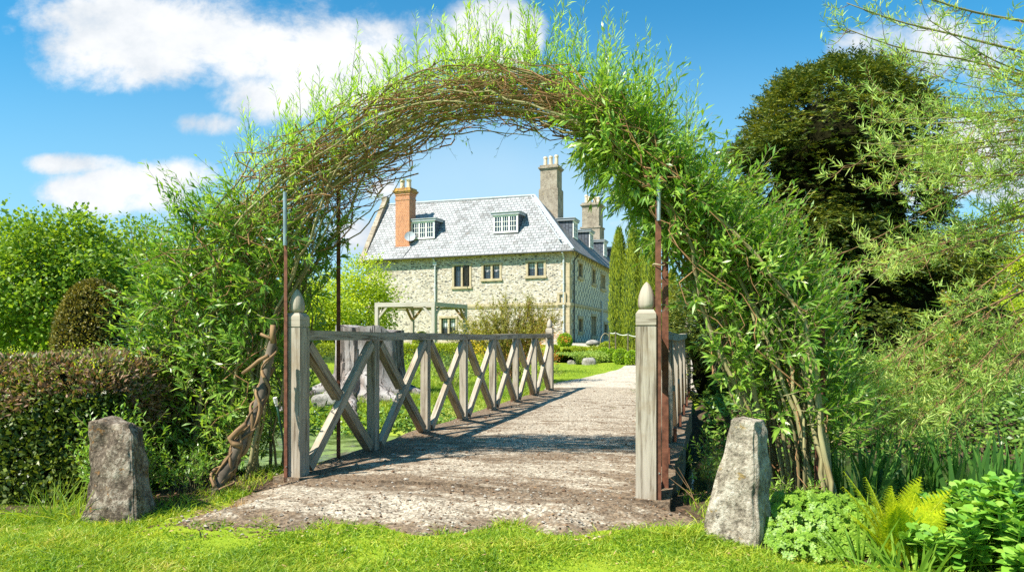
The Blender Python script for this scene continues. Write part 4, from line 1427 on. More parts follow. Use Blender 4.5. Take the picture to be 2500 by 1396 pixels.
rng = np.random.default_rng(12)
def bank(n, u0, u1, v0, v1, h, wd, name, mat_, seed, pw=1.0):
    rng = np.random.default_rng(seed)
    u = u0 + (u1 - u0) * rng.random(n); v = v0 + (v1 - v0) * rng.random(n) ** pw
    P = uv2w(u, v)
    ok = (path_dist(u, v) < -.03 + .05 * rng.normal(size=n)) & (terrain(P[:, 0], P[:, 1]) > -.50)
    XY = P[ok][:, :2]
    hh = h * (1 + .9 * sn(XY, seed, .9, 3)) * (.6 + .8 * rng.random(len(XY)))
    g = G()
    grass_blades(g, XY, np.maximum(hh, .02), wd, rng, .55, 2 if h > .06 else 1)
    tag(g.build(name, mat_), kind='stuff')


bank(66000, -7.5, -.1, 5.6, 11.5, .13, .011, 'bank_grass', L_grass_far, 13)
bank(46000, -13, 3.6, 11.5, 21, .06, .012, 'meadow_grass', L_grass_far, 14, 1.2)
bank(26000, 3.4, 14, 11.2, 19, .07, .013, 'meadow_grass', L_grass_far, 15)

# ivy along the far water's edge, left of the bridge
rng = np.random.default_rng(16)
n = 5200
u = -7 + 6.85 * rng.random(n); v = 5.75 + 1.0 * rng.random(n) + .22 * rng.normal(size=n)
P = uv2w(u, v); P[:, 2] = terrain(P[:, 0], P[:, 1]) + .03 + .16 * rng.random(n) * (1 + sn(P[:, :2], 61, 2.0, 2))
ok = (P[:, 2] > -.60) & (sn(P[:, :2], 62, 1.1, 2) > -.45)
P = P[ok]
g = G()
D = rng.normal(size=P.shape) * np.array([1, 1, .4]) + np.array([-.1, -.5, -.1])
ribbons(g, P, D, .05 + .04 * rng.random(len(P)), .045 + .03 * rng.random(len(P)), 2, np.array([-.2, -.5, 1]) + rng.normal(size=P.shape) * .4, None, 'leaf')
tag(g.build('ivy_cover', L_ivy), kind='stuff')
n = 21000
u = 3.3 + 6.5 * rng.random(n); v = 5.7 + 5.6 * rng.random(n)
P = uv2w(u, v); P[:, 2] = terrain(P[:, 0], P[:, 1]) + .05 + .34 * rng.random(n) * (1 + sn(P[:, :2], 63, 1.4, 2))
P = P[P[:, 2] > -.56]
g = G()
ribbons(g, P, rng.normal(size=P.shape) * np.array([1, 1, .5]) + np.array([-.1, -.5, 0]), rng.uniform(.07, .15, len(P)), rng.uniform(.04, .075, len(P)), 2, np.array([-.2, -.4, 1]) + rng.normal(size=P.shape) * .5, None, 'leaf')
tag(g.build('bank_ground_cover', L_ivy), kind='stuff')

# ================================================================== WILLOW ARCH
rng = np.random.default_rng(20)
arch = thing('willow_arch', 'living willow arch of woven stems with green shoots spanning the bridge entrance', 'willow arch', uv2w(1.475, .4))
OUT = [(372, 1200), (388, 1050), (405, 900), (432, 760), (485, 640), (560, 520), (640, 440), (720, 385), (830, 320), (960, 245), (1100, 195), (1250, 180), (1400, 205), (1520, 275), (1630, 375), (1740, 510), (1850, 640), (1950, 770), (2000, 900), (2018, 1050), (2022, 1190)]
INN = [(690, 1170), (690, 1050), (695, 900), (712, 780), (745, 680), (790, 590), (850, 500), (905, 430), (975, 375), (1060, 318), (1140, 290), (1220, 285), (1320, 305), (1420, 345), (1500, 400), (1575, 480), (1630, 580), (1690, 730), (1755, 870), (1815, 1020), (1850, 1180)]
PV = .5
ts = np.linspace(0, 1, len(OUT))
def to_uz(p):
    q = np.array([gate_pt(x, y, PV) for x, y in p])
    u, v = w2uv(q[:, 0], q[:, 1])
    return np.stack([u, q[:, 2]], -1)
OUZ, IUZ = to_uz(OUT), to_uz(INN)
def arch_uz(t, w_):
    """t along the arch from the left foot to the right foot, w_ 0 outer .. 1 inner"""
    a = np.stack([np.interp(t, ts, OUZ[:, i]) for i in (0, 1)], -1)
    b = np.stack([np.interp(t, ts, IUZ[:, i]) for i in (0, 1)], -1)
    return a * (1 - w_[..., None]) + b * w_[..., None]
def arch_pt(t, w_, v):
    q = arch_uz(t, w_)
    return uv2w(q[..., 0], v, q[..., 1])


ns = 88
m = 30
stem_pts = []
for i in range(ns):
    left = i % 2 == 0
    t1 = rng.uniform(.30, .70)
    tt = np.linspace(0, t1, m)
    w0 = rng.random(); w1 = np.clip(w0 + rng.normal() * .5, .03, .97) if rng.random() < .75 else rng.random()
    k = tt / t1
    wv = w0 + (w1 - w0) * k + (.16 * np.sin(k * rng.uniform(3, 9) + rng.random() * 6.28) + .10 * np.sin(k * rng.uniform(9, 20) + rng.random() * 6.28)) * k ** .5
    wv = np.clip(wv, -.06, 1.04)
    v0, v1 = rng.uniform(-.02, 1.0), rng.uniform(-.02, 1.0)
    vv_ = v0 + (v1 - v0) * k + .10 * np.sin(k * rng.uniform(3, 7) + rng.random() * 6.28)
    tq = tt if left else 1 - tt
    P = arch_pt(tq, wv, vv_)
    P += rng.normal(size=P.shape) * .010
    P[0] = P[0] - Z3 * .08
    rr = np.interp(k, [0, .3, .7, 1], [1, .8, .5, .2]) * rng.uniform(.011, .021)
    stem_pts.append((P, rr))
    g = G(); tubes(g, P, rr, 6)
    g.build('stem', M_bark, arch, True)
# finer woven rods
nf = 520
m2 = 12
t0 = rng.uniform(.05, .95, nf); dt = rng.uniform(.03, .20, nf) * np.where(rng.random(nf) < .5, -1, 1)
tops = rng.random(nf) < .6
t0 = np.where(tops, rng.uniform(.27, .78, nf), t0)
kk = np.linspace(0, 1, m2)
T2 = np.clip(t0[:, None] + dt[:, None] * kk[None], 0.01, .99)
w0 = rng.random((nf, 1)); w1 = rng.random((nf, 1))
W2 = np.clip(w0 + (w1 - w0) * kk + .16 * np.sin(kk * rng.uniform(3, 14, (nf, 1)) + rng.random((nf, 1)) * 6.28), -.12, 1.12)
V2 = rng.uniform(-.05, 1.05, (nf, 1)) + rng.normal(size=(nf, 1)) * .3 * kk + .05 * np.sin(kk * 6)
P2 = arch_pt(T2, W2, np.clip(V2, -.1, 1.1)) + rng.normal(size=(nf, m2, 3)) * .016
g = G()
tubes(g, P2, rng.uniform(.0035, .0075, (nf, 1)) * (1.05 - .7 * kk)[None], 4)
tag(g.build('woven_twigs', M_twig, arch), kind='stuff')

# upright sprigs along the top, each a stem with narrow leaves
gs, gl = G(), G()
def sprigs(n, t, wq, L, nleaf, ll, lw, tilt=.14, up=.05, spread=.62):
    P = arch_pt(t, wq, rng.uniform(0, 1, n))
    lean = -(t - .5)[:, None] * -1.0 * U3 * .45
    D = np.stack([rng.normal(size=n) * tilt, rng.normal(size=n) * tilt, np.ones(n)], -1) + lean
    shoots(gs, gl, P, D, L, nleaf, ll, lw, rng, up=up, r0=.003, first=.04, spread=spread)
n = 330
t = np.concatenate([rng.uniform(.30, .74, 230), rng.uniform(.20, .82, 100)])
tall = np.interp(t, [.20, .30, .34, .45, .52, .62, .66, .72, .82], [.40, .62, .66, .58, .74, .98, .95, .80, .50])
sprigs(n, t, rng.random(n) * .30, tall * (.32 + .68 * rng.random(n) ** 1.2), 30, .100, .0115)
n = 540
t = rng.uniform(.16, .85, n)
sprigs(n, t, rng.random(n) * np.interp(t, [.16, .3, .45, .6, .85], [.7, .75, .6, .45, .5]), rng.uniform(.10, .34, n), 15, .085, .0115, .4)
# small tufts of leaves among the weaving
n = 1350
t = .20 + .55 * rng.beta(1.0, 1.2, n)
P = arch_pt(t, rng.beta(1.1, 1.6, n), rng.uniform(-.03, 1.03, n))
D = rng.normal(size=(n, 3)) * .7 + np.array([0, 0, .5])
shoots(gs, gl, P, D, rng.uniform(.07, .2, n), 8, .066, .0105, rng, up=.3, r0=.002, spread=.7)
gs.build('shoot_stems', M_bark, arch)
gl.build('shoot_leaves', L_willow_top, arch)

# leafy side growth on the legs (broader leaves)
def leg(t_lo, t_hi, n, seed, side, outw, dens=None):
    rng = np.random.default_rng(seed)
    gs, gl = G(), G()
    t = rng.uniform(t_lo, t_hi, n)
    if dens is not None:
        t = dens(rng, n)
    w_ = rng.random(n)
    v = rng.uniform(-.05, 1.05, n)
    P = arch_pt(t, w_, v)
    outv = -side * U3
    D = rng.normal(size=(n, 3)) * .55 + outv * (outw * (1 - w_))[:, None] + np.array([0, 0, .45]) - V3 * (.55 * (1 - v))[:, None]
    L = rng.uniform(.10, .34, n) * (1 + .5 * (1 - w_))
    shoots(gs, gl, P, D, L, 13, .100, .0265, rng, up=.25, r0=.0032, first=.08, spread=.75, droop=.05)
    # long leaders leaning out of the outline
    n2 = n // 7
    t = rng.uniform(t_lo + .06, t_hi, n2)
    P = arch_pt(t, rng.random(n2) * .25, rng.uniform(0, 1, n2))
    D = rng.normal(size=(n2, 3)) * .3 + outv * rng.uniform(.35, 1.0, n2)[:, None] + np.array([0, 0, .55]) - V3 * .2
    shoots(gs, gl, P, D, rng.uniform(.25, .55, n2), 20, .100, .025, rng, up=.35, r0=.004, first=.1, spread=.72)
    return gs, gl


gs1, gl1 = leg(.02, .24, 1500, 21, 1, 1.0, lambda r, n: .02 + .26 * r.beta(1.15, 1.4, n))
gs1.build('leg_twigs', M_bark, arch); gl1.build('leg_leaves', L_willow, arch)
gs2, gl2 = leg(.70, .97, 1450, 22, -1, .9, lambda r, n: 1 - (.05 + .31 * r.beta(1.3, 1.15, n)))
gs2.build('leg_twigs', M_bark, arch); gl2.build('leg_leaves', L_willow, arch)
# leafy drop on the inner right shoulder and a few hanging sprigs under the crown
rng = np.random.default_rng(23)
gs, gl = G(), G()
n = 210
tq = rng.uniform(.66, .80, n)
P = arch_pt(tq, rng.uniform(.7, 1.12, n), rng.uniform(0, 1, n))
D = rng.normal(size=(n, 3)) * .5 - U3 * .45 + np.array([0, 0, -.25])
shoots(gs, gl, P, D, rng.uniform(.12, .34, n), 12, .095, .026, rng, up=-.15, r0=.003, spread=.7, droop=.25)
n = 26
tq = rng.uniform(.36, .66, n)
P = arch_pt(tq, np.full(n, 1.0), rng.uniform(0, 1, n))
D = rng.normal(size=(n, 3)) * .5 + np.array([0, 0, -.5])
shoots(gs, gl, P, D, rng.uniform(.1, .3, n), 4, .05, .009, rng, up=-.2, r0=.0025, spread=.7)
tag(gs.build('hanging_twigs', M_bark, arch), kind='stuff'); gl.build('hanging_leaves', L_willow, arch)

# ================================================================== STEEL POSTS OF THE ARCH
def angle_post(label, u, v, z0, z1, tube_z=None, wd=.05, ties=()):
    o = thing('steel_post', label, 'post', uv2w(u, v, z0), 'rusty steel posts holding the willow arch')
    g = G()
    c = uv2w(u, v, z0)
    h = Z3 * (z1 - z0)
    pbox(g, c - U3 * wd / 2, U3 * wd, V3 * .007, h)
    pbox(g, c - U3 * wd / 2 + V3 * .0071, U3 * .007, V3 * wd, h)
    g.build('angle_bar', M_rust, o)
    if tube_z:
        g = G(); p = uv2w(u + .005, v - .014, tube_z[0])
        tubes(g, np.array([p, p + Z3 * (tube_z[1] - tube_z[0])]), .016, 10)
        g.build('steel_tube', M_zinc, o)
    g = G()
    for z in np.linspace(z0 + .35, z1 - .3, 4):
        p = uv2w(u + .008, v, z)
        tubes(g, np.array([p + V3 * .004, p - V3 * .006]), .006, 6)
        break
    g.build('bolt', M_zinc, o)
    for z in ties:
        g = G(); a = np.linspace(0, 6.4, 20)
        p = uv2w(u, v + .02, z) + (U3 * np.cos(a)[:, None] + V3 * np.sin(a)[:, None]) * .042 + Z3 * (np.sin(a * 2) * .006)[:, None]
        tubes(g, p, .004, 5)
        g.build('tie', M_lime, o)
    return o


def gu(px, py, v):
    q = gate_pt(px, py, v); return w2uv(q[0], q[1])[0], q[2]


u_, z_ = gu(697, 470, -.10)
angle_post('rusty angle post with a grey tube top standing beside the left gatepost', u_, -.10, -.25, gu(697, 575, -.10)[1], (gu(697, 600, -.1)[1], z_), .030)
u_, z_ = gu(826, 440, .85)
angle_post('plain rusty post rising from the pond edge behind the first railing brace', u_, .85, -.62, z_, None, .040)
u_, z_ = gu(1607, 560, -.06)
angle_post('rusty angle post with a grey tube top fixed to the right gatepost', u_, -.06, -.15, gu(1607, 490, -.06)[1], (gu(1607, 540, -.06)[1], gu(1607, 430, -.06)[1]), .042, (1.72,))
u_, z_ = gu(1624, 555, .35)
angle_post('plain rusty post standing just behind the tube-topped one at the right gatepost', u_, .35, -.4, z_, None, .05, (1.78,))
u_, z_ = gu(2003, 740, .18)
angle_post('broad rusty post among the willow stems behind the pale standing stone', u_, .18, -.3, z_, None, .065)
u_, z_ = gu(398, 900, .35)
angle_post('short rusty post half hidden by willow stems behind the brown standing stone', u_, .35, -.4, z_, None, .06)

# ================================================================== STANDING STONES
def standing_stone(label, corners, m_, seed, rough=.02):
    """corners: 4 foot and 4 head corners (world), in ring order"""
    c = np.array(corners, float)
    base = c[:4].mean(0)
    n = 34
    g = G()
    faces = [(0, 1, 5, 4), (1, 2, 6, 5), (2, 3, 7, 6), (3, 0, 4, 7), (4, 5, 6, 7)]
    ctr = c.mean(0)
    s = np.linspace(0, 1, n)
    S_, T_ = np.meshgrid(s, s, indexing='ij')
    idx = np.arange(n * n).reshape(n, n)
    Q = np.stack([idx[:-1, :-1], idx[1:, :-1], idx[1:, 1:], idx[:-1, 1:]], -1)
    for f in faces:
        a, b, d_, e = c[list(f)]
        P = a * ((1 - S_) * (1 - T_))[..., None] + b * (S_ * (1 - T_))[..., None] + d_ * (S_ * T_)[..., None] + e * ((1 - S_) * T_)[..., None]
        # weathered, rounded arrises: pull points near edges towards the centre line
        q = P - ctr
        ax = nrm(q * np.array([1, 1, .35]))
        edge = np.minimum(np.minimum(S_, 1 - S_), np.minimum(T_, 1 - T_) if f[0] >= 4 else 1 - T_)
        rnd = np.exp(-(edge / .075) ** 2) * .024
        # displacement depends on position only, so shared edges stay closed
        disp = rough * sn(P, seed, 5.0, 5) + rough * .7 * sn(P, seed + 1, 15.0, 4) - rough * .9 * np.maximum(0, sn(P, seed + 5, 8.0, 3) - .25) - rnd * (1 + .5 * sn(P, seed + 2, 9, 2))
        P = P + ax * disp[..., None]
        g.add(P, Q)
    o = g.build('standing_stone', m_, None, True)
    tag(o, label, 'stone')
    return o


zl = lambda x, y: float(terrain(x, y)) - .06
Pt = lambda px, py, D: P3(px, py, D)
def foot(px, D):
    p = P3(px, 900, D); p[2] = zl(p[0], p[1]); return p
standing_stone('brown tapering standing stone in front of the clipped hedge',
               [foot(188, 4.75), foot(330, 4.62), foot(392, 4.98), foot(238, 5.08),
                Pt(216, 1030, 4.86), Pt(322, 1042, 4.80), Pt(338, 1028, 4.96), Pt(236, 1018, 5.02)], M_stoneL, 81, .034)
standing_stone('pale lichened standing stone leaning beside the leafy ground cover',
               [foot(1706, 4.34), foot(1848, 4.12), foot(1893, 4.34), foot(1740, 4.60),
                Pt(1782, 1020, 4.34), Pt(1850, 1026, 4.28), Pt(1882, 1018, 4.42), Pt(1806, 1012, 4.50)], M_stoneR, 84, .019)

# ================================================================== TWISTED VINE TRUNK
rng = np.random.default_rng(90)
vine = thing('vine_trunk', 'twisted old vine stem with peeling strands leaning beside the left gatepost', 'vine', foot(540, 5.45))
PX = [(524, 1212), (545, 1165), (575, 1110), (602, 1060), (625, 1000), (642, 945), (655, 890), (668, 835)]
main = np.array([P3(x, y, 5.45 + .05 * i) for i, (x, y) in enumerate(PX)])
tq = np.linspace(0, 1, 60)
ctr = np.stack([np.interp(tq, np.linspace(0, 1, len(main)), main[:, i]) for i in range(3)], -1)
for _ in range(6): ctr[1:-1] = (ctr[:-2] + ctr[1:-1] * 2 + ctr[2:]) / 4
ctr += np.stack([sn(tq[:, None] * 6, 91 + i, 1.0, 2) for i in range(3)], -1) * .012
g = G()
tubes(g, ctr, .046 * (1 - .25 * tq) * (1 + .16 * sn(tq[:, None] * 30, 95, 1, 3)), 14)
g.build('main_stem', M_bark2, vine, True)
for k in range(7):
    g = G()
    ph = rng.random() * 6.28; turns = rng.uniform(1.2, 2.6) * (1 if k % 2 else -1)
    a, b = rng.uniform(0, .12), rng.uniform(.75, 1)
    t2 = np.linspace(a, b, 50)
    c = np.stack([np.interp(t2, tq, ctr[:, i]) for i in range(3)], -1)
    tan = nrm(np.gradient(c, axis=0)); e1 = nrm(np.cross(tan, V3)); e2 = np.cross(tan, e1)
    an = ph + turns * 6.28 * t2 + .5 * np.sin(t2 * 17 + k)
    r_ = .050 * (1 - .2 * t2) + .012 * np.sin(t2 * 23 + k * 2)
    if k in (0, 3): r_ = r_ + .05 * np.exp(-((t2 - .12) / .09) ** 2)
    p = c + (e1 * np.cos(an)[:, None] + e2 * np.sin(an)[:, None]) * r_[:, None]
    tubes(g, p, rng.uniform(.007, .017) * (1 + .2 * np.sin(t2 * 40 + k) + .22 * sn(t2[:, None] * 60, 96 + k, 1, 3)), 8)
    g.build('strand', M_vine, vine, True)
for pts, r0 in (([(655, 868), (632, 880), (612, 897), (592, 912)], .017), ([(590, 1088), (570, 1082), (562, 1070), (580, 1052), (600, 1035)], .026), ([(668, 838), (666, 815), (667, 793)], .026),
                ([(672, 832), (650, 822), (636, 815)], .014), ([(526, 1205), (528, 1170), (545, 1140)], .030)):
    g = G()
    q = np.array([P3(x, y, 5.62 - .05 * (y > 1000) * 2) for x, y in pts])
    tubes(g, q, np.linspace(r0, r0 * .85, len(q)), 10)
    g.build('branch_stub', M_vine, vine, True)
# hose end with a pale fitting hanging behind the vine
hose = thing('garden_hose', 'dark green hose end with a white fitting hanging near the left gatepost', 'hose', P3(690, 1130, 6.05))
g = G()
tubes(g, np.array([P3(695, 1135, 6.1), P3(692, 1080, 6.08), P3(684, 1030, 6.05), P3(676, 990, 6.02)]), .010, 8)
g.build('hose_pipe', plain('green_hose', (.01, .045, .025), .4, .2), hose, True)
g = G()
a, b = P3(676, 990, 6.02), P3(671, 970, 6.0)
tubes(g, np.array([a, a + (b - a) * .3, a + (b - a) * .35, b]), np.array([.013, .013, .017, .017]), 10)
g.build('fitting', M_white, hose)

# ================================================================== LEFT HEDGE AND PLANTS
rng = np.random.default_rng(100)
hc = uv2w(0, 0)
hx0, hx1, hy0, hy1, hz = -6.2, -3.05, 5.35, 7.6, 1.0
hedge = thing('clipped_hedge', 'clipped leafy hedge with brown trimmed twigs along its top', 'hedge', (-5, 6.2, -.1))
def hsurf(n, rng):
    """points on the rounded box of the hedge with outward normals"""
    A = np.array([(hx1 - hx0) * 1.05, (hy1 - hy0) * 1.05, (hx1 - hx0) * (hy1 - hy0)])
    k = rng.choice(3, n, p=A / A.sum())
    x = hx0 + (hx1 - hx0) * rng.random(n); y = hy0 + (hy1 - hy0) * rng.random(n); z = -.12 + (hz + .12) * rng.random(n) ** .9
    P = np.stack([x, y, z], -1); N = np.zeros((n, 3))
    f = k == 0; P[f, 1] = hy0; N[f, 1] = -1
    f = k == 1; P[f, 0] = hx1; N[f, 0] = 1
    f = k == 2; P[f, 2] = hz; N[f, 2] = 1
    # round the shoulders
    rad = .36
    inner = np.stack([np.minimum(P[:, 0], hx1 - rad), np.maximum(P[:, 1], hy0 + rad), np.minimum(P[:, 2], hz - rad)], -1)
    dv_ = P - inner
    ln = np.linalg.norm(dv_, axis=1, keepdims=True)
    rd = ln[:, 0] > rad
    N[rd] = dv_[rd] / ln[rd]; P[rd] = inner[rd] + N[rd] * rad
    P += N * (.05 * sn(P, 101, 2.2, 4) + .10 * sn(P, 102, .9, 2))[:, None]
    P[:, 1] += .10 * (P[:, 2] / hz) * (N[:, 1] < -.2)
    return P, N
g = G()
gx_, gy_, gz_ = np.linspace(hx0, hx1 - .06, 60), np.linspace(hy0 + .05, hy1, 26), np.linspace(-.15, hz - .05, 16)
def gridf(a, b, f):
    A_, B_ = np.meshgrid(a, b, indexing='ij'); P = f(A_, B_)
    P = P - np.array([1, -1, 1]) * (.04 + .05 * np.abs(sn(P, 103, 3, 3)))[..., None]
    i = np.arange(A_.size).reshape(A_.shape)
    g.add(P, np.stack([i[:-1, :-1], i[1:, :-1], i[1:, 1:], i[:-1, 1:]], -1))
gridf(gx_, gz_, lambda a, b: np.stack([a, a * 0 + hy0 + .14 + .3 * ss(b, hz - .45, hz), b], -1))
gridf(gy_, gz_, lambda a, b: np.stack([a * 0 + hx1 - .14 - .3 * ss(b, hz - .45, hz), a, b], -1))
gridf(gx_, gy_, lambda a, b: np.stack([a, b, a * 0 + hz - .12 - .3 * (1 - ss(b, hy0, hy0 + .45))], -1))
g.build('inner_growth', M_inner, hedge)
P, N = hsurf(70000, rng)
topf = (N[:, 2] > .3) | (P[:, 2] > .44 + .34 * sn(P, 104, 2.0, 3))
brown = topf & (rng.random(len(P)) < .70)
g = G()
q = ~brown
P2_ = P + N * rng.uniform(-.05, .045, (len(P), 1))
l = .030 + .028 * rng.random(len(P))
ribbons(g, P2_[q], N[q] * .5 + rng.normal(size=(q.sum(), 3)) * .7 + Z3 * .25, l[q], l[q] * .62, 2, N[q] + Z3 * .4 + rng.normal(size=(q.sum(), 3)) * .5, None, 'leaf')
g.build('foliage', L_hedge, hedge)
g = G()
q = brown
ribbons(g, P2_[q], N[q] * .6 + rng.normal(size=(q.sum(), 3)) * .8, l[q] * 1.2, l[q] * .42, 2, rng.normal(size=(q.sum(), 3)), None, 'leaf')
g.build('clipped_top', L_hedgetop, hedge)
gs, gl = G(), G()
sel = np.where(topf)[0]; sel = rng.choice(sel, 420, replace=False)
shoots(gs, gl, P[sel], N[sel] * .5 + Z3 * .7 + rng.normal(size=(420, 3)) * .5, rng.uniform(.05, .17, 420), 6, .032, .017, rng, up=.2, r0=.0022, spread=.8)
tag(gs.build('stray_twigs', M_twig, hedge), kind='stuff'); gl.build('stray_leaves', L_lime, hedge)

# leafy shoots (regrowth) beside the brown stone
def leafy_shrub(name, label, base, r, h, n, nleaf, ll, lw, lm, seed, spread=.9, cat='shrub', up=.3, group=None, core=False, stems_m=None, lean=(0, 0)):
    rng = np.random.default_rng(seed)
    base = np.asarray(base, float)
    o = thing(name, label, cat, base, group)
    gs, gl = G(), G()
    a = rng.random(n) * 6.28; k = rng.random(n) ** .6
    top = base + np.stack([np.cos(a) * r * k + lean[0], np.sin(a) * r * k + lean[1], h * (.35 + .65 * rng.random(n) * np.sqrt(1.02 - k ** 2))], -1)
    b0 = base + rng.normal(size=(n, 3)) * np.array([.12, .12, 0]) * r
    mid = (b0 * .5 + top * .5) + Z3 * h * .12
    nm = max(6, n // 6)
    tubes(gs, np.stack([b0, b0 * .6 + mid * .4, mid, top], 1)[:nm], np.array([1, .85, .6, .4])[None] * .006 * max(h, .4) * np.ones((nm, 1)), 4)
    D = nrm(top - base) * .8 + rng.normal(size=(n, 3)) * .45 + Z3 * .35
    L = h * rng.uniform(.14, .36, n) * (1.0 if h < 1 else .75)
    shoots(gs, gl, top - D * L[:, None] * .5, D, L, nleaf, ll, lw, rng, up=up, r0=.0025 * max(1, h), spread=spread)
    gs.build('stems', stems_m or M_bark, o); gl.build('foliage', lm, o)
    return o


leafy_shrub('willow_shrub', 'small pale green leafy shrub behind the brown standing stone', foot(290, 5.2), .30, .75, 170, 14, .06, .017, L_willow, 110)
# trees and shrubs behind the hedge, left
def at(px, py, D):
    p = P3(px, py, D); p[2] = float(terrain(p[0], p[1])); return p


b = at(150, 860, 19)
tree('maple_tree', 'broad round-headed leafy tree behind the dome-clipped yew', 'tree', b, 1.4,
     [(0, 0, 2.6, 2.3, 2.0, 1.7), (-1.3, 0, 2.0, 1.3, 1.6, 1.5), (1.2, 0, 2.1, 1.1, 1.5, 1.4), (.1, .2, 3.7, 1.4, 1.4, .95), (-.6, 0, 3.3, 1.3, 1.3, 1.0)], 330, 95, .62, .115, .085, L_maple, M_bark2, 120, stems=4, trunk_r=.09, limbs=14)
b = at(345, 850, 24)
tree('young_tree', 'small thin-topped tree between the maple and the arch', 'tree', b, 1.6,
     [(0, 0, 3.2, 1.4, 1.3, 1.5), (.2, 0, 4.4, .8, .8, .9)], 120, 60, .5, .12, .07, L_maple, M_bark2, 121)
b = at(-60, 850, 24)
tree('edge_tree', 'dark leafy tree cut off by the left edge of the view', 'tree', b, 1.6, [(0, 0, 3.0, 1.8, 1.6, 2.6)], 150, 80, .6, .12, .08, L_maple, M_bark2, 122)
b = at(20, 900, 10.5)
tree('green_bush', 'bright yellow-green bush behind the left end of the hedge', 'bush', b, .5, [(0, 0, 1.0, 1.1, .8, .85), (-.5, .2, 1.45, .8, .7, .65)], 170, 60, .30, .075, .032, L_lime, M_bark, 123, trunk_r=.03, stems=5, limbs=10)
leafy_shrub('privet_shoots', 'loose yellow-green shoots rising just behind the brown-topped hedge', at(265, 870, 8.4), .62, 1.5, 80, 14, .06, .024, L_lime, 124, stems_m=M_bark)
leafy_shrub('privet_shoots', 'loose yellow-green shoots at the foot of the bright bush behind the hedge', at(85, 870, 8.2), .62, 1.4, 100, 14, .06, .024, L_lime, 125, stems_m=M_bark)

# clipped yew dome
rng = np.random.default_rng(130)
yb = at(232, 870, 13.2)
dome = thing('clipped_yew_dome', 'dome-clipped bronze-green yew topiary behind the hedge', 'topiary', yb)
rx, hgt_ = .69, (EYE + (820 - 685) / F * 13.2) - yb[2]
def dprof(zn): return np.where(zn > .5, np.sqrt(np.maximum(1 - ((zn - .5) / .5) ** 2.9, 0)), .96 + .04 * np.sin(np.clip(zn / .5, 0, 1) * math.pi / 2))
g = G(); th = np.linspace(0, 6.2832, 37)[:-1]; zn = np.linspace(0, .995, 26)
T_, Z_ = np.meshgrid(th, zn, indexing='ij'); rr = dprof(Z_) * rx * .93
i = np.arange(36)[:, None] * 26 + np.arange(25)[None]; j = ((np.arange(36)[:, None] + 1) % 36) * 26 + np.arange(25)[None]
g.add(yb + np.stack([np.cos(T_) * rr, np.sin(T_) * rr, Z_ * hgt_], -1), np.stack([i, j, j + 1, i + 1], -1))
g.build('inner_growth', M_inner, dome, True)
n = 24000
th = rng.random(n) * 6.28; zn = 1 - rng.random(n) ** 1.3
rr = dprof(zn) * rx
N = nrm(np.stack([np.cos(th), np.sin(th), np.maximum(0, zn - .4) * 1.6], -1))
P = yb + np.stack([np.cos(th) * rr, np.sin(th) * rr, zn * hgt_], -1) + N * (.035 * sn(np.stack([th * 2, zn * 5], -1), 131, 2, 3) + rng.uniform(-.05, .02, n))[:, None]
g = G(); l = rng.uniform(.03, .055, n)
ribbons(g, P, N * .45 + rng.normal(size=N.shape) * .6 + Z3 * .35, l * 1.25, l * .62, 2, N + rng.normal(size=N.shape) * .55, None, 'leaf')
g.build('foliage', L_dome, dome)
b = at(350, 870, 12.5)
tree('golden_shrub', 'golden clipped shrub glimpsed between the dome yew and the arch', 'shrub', b, .4, [(0, 0, .85, .45, .5, .85)], 60, 90, .28, .05, .022, L_dome, M_bark, 133, trunk_r=.03)

# greenery behind the arch's left leg and by the house
specs = [('laurel_bush', 'dark glossy bush glimpsed through the left leg of the arch', 560, 30, [(0, 0, 1.6, 2.1, 1.5, 1.9)], L_maple, 140),
         ('hazel_bush', 'bright spreading bush between the arch and the tree stump', 745, 34, [(0, 0, 1.7, 2.0, 1.6, 2.0), (1.0, 0, 1.4, 1.4, 1.3, 1.5)], L_lime, 141),
         ('garden_tree', 'bright green tree leaning over the left corner of the house', 858, 41, [(0, 0, 2.4, 2.4, 2.0, 2.2), (.6, 0, 3.8, 1.4, 1.3, 1.3), (1.0, .3, 2.0, 1.5, 1.5, 1.7)], L_lime, 142),
         ('low_tree', 'mid green tree standing left of the hazel behind the arch', 640, 38, [(0, 0, 3.0, 2.6, 2.0, 2.6)], L_maple, 143),
         ('low_tree', 'leafy tree farther back above the laurel behind the arch', 470, 40, [(0, 0, 3.0, 2.6, 2.0, 2.9)], L_lime, 144)]
for nm_, lb_, px, D, lobes, lm_, sd in specs:
    tree(nm_, lb_, 'tree' if 'tree' in nm_ else 'bush', at(px, 850, D), 1.2, lobes, 150, 75, .75, .17, .10, lm_, M_bark2, sd)
# distant belt of trees beyond the garden
rng = np.random.default_rng(150)
dist_trees = [(-420, 80), (-150, 85), (90, 78), (330, 82), (520, 88), (700, 84), (1610, 95), (1690, 100), (1800, 90), (1960, 84), (2140, 88), (2330, 62), (2480, 70), (2650, 76), (2900, 80)]
wh = ['far at the left beyond the maple', 'second from the left beyond the maple', 'beyond the maple', 'beyond the young tree', 'beyond the laurel bush', 'beyond the hazel bush',
      'between the cypresses and the arch', 'just right of the right gatepost', 'behind the arch right leg', 'behind the left flank of the big yew', 'behind the right flank of the big yew',
      'above the golden shrub', 'above the far lawn', 'at the right edge above the far lawn', 'past the right edge of the lawn']
for (px, D), wtxt in zip(dist_trees, wh):
    hh = rng.uniform(5.5, 8.5)
    tree('distant_tree', 'far green tree ' + wtxt, 'tree', at(px, 840, D), 2.0,
         [(0, 0, hh * .5, hh * .62, 3.0, hh * .48), (hh * .3 * rng.normal(), 0, hh * .8, hh * .3, 2, hh * .25)], 90, 34, 2.0, .42, .30, L_far, M_bark2, 151 + int(px) % 97, group='far trees round the garden', limbs=8, trunk_r=.25)

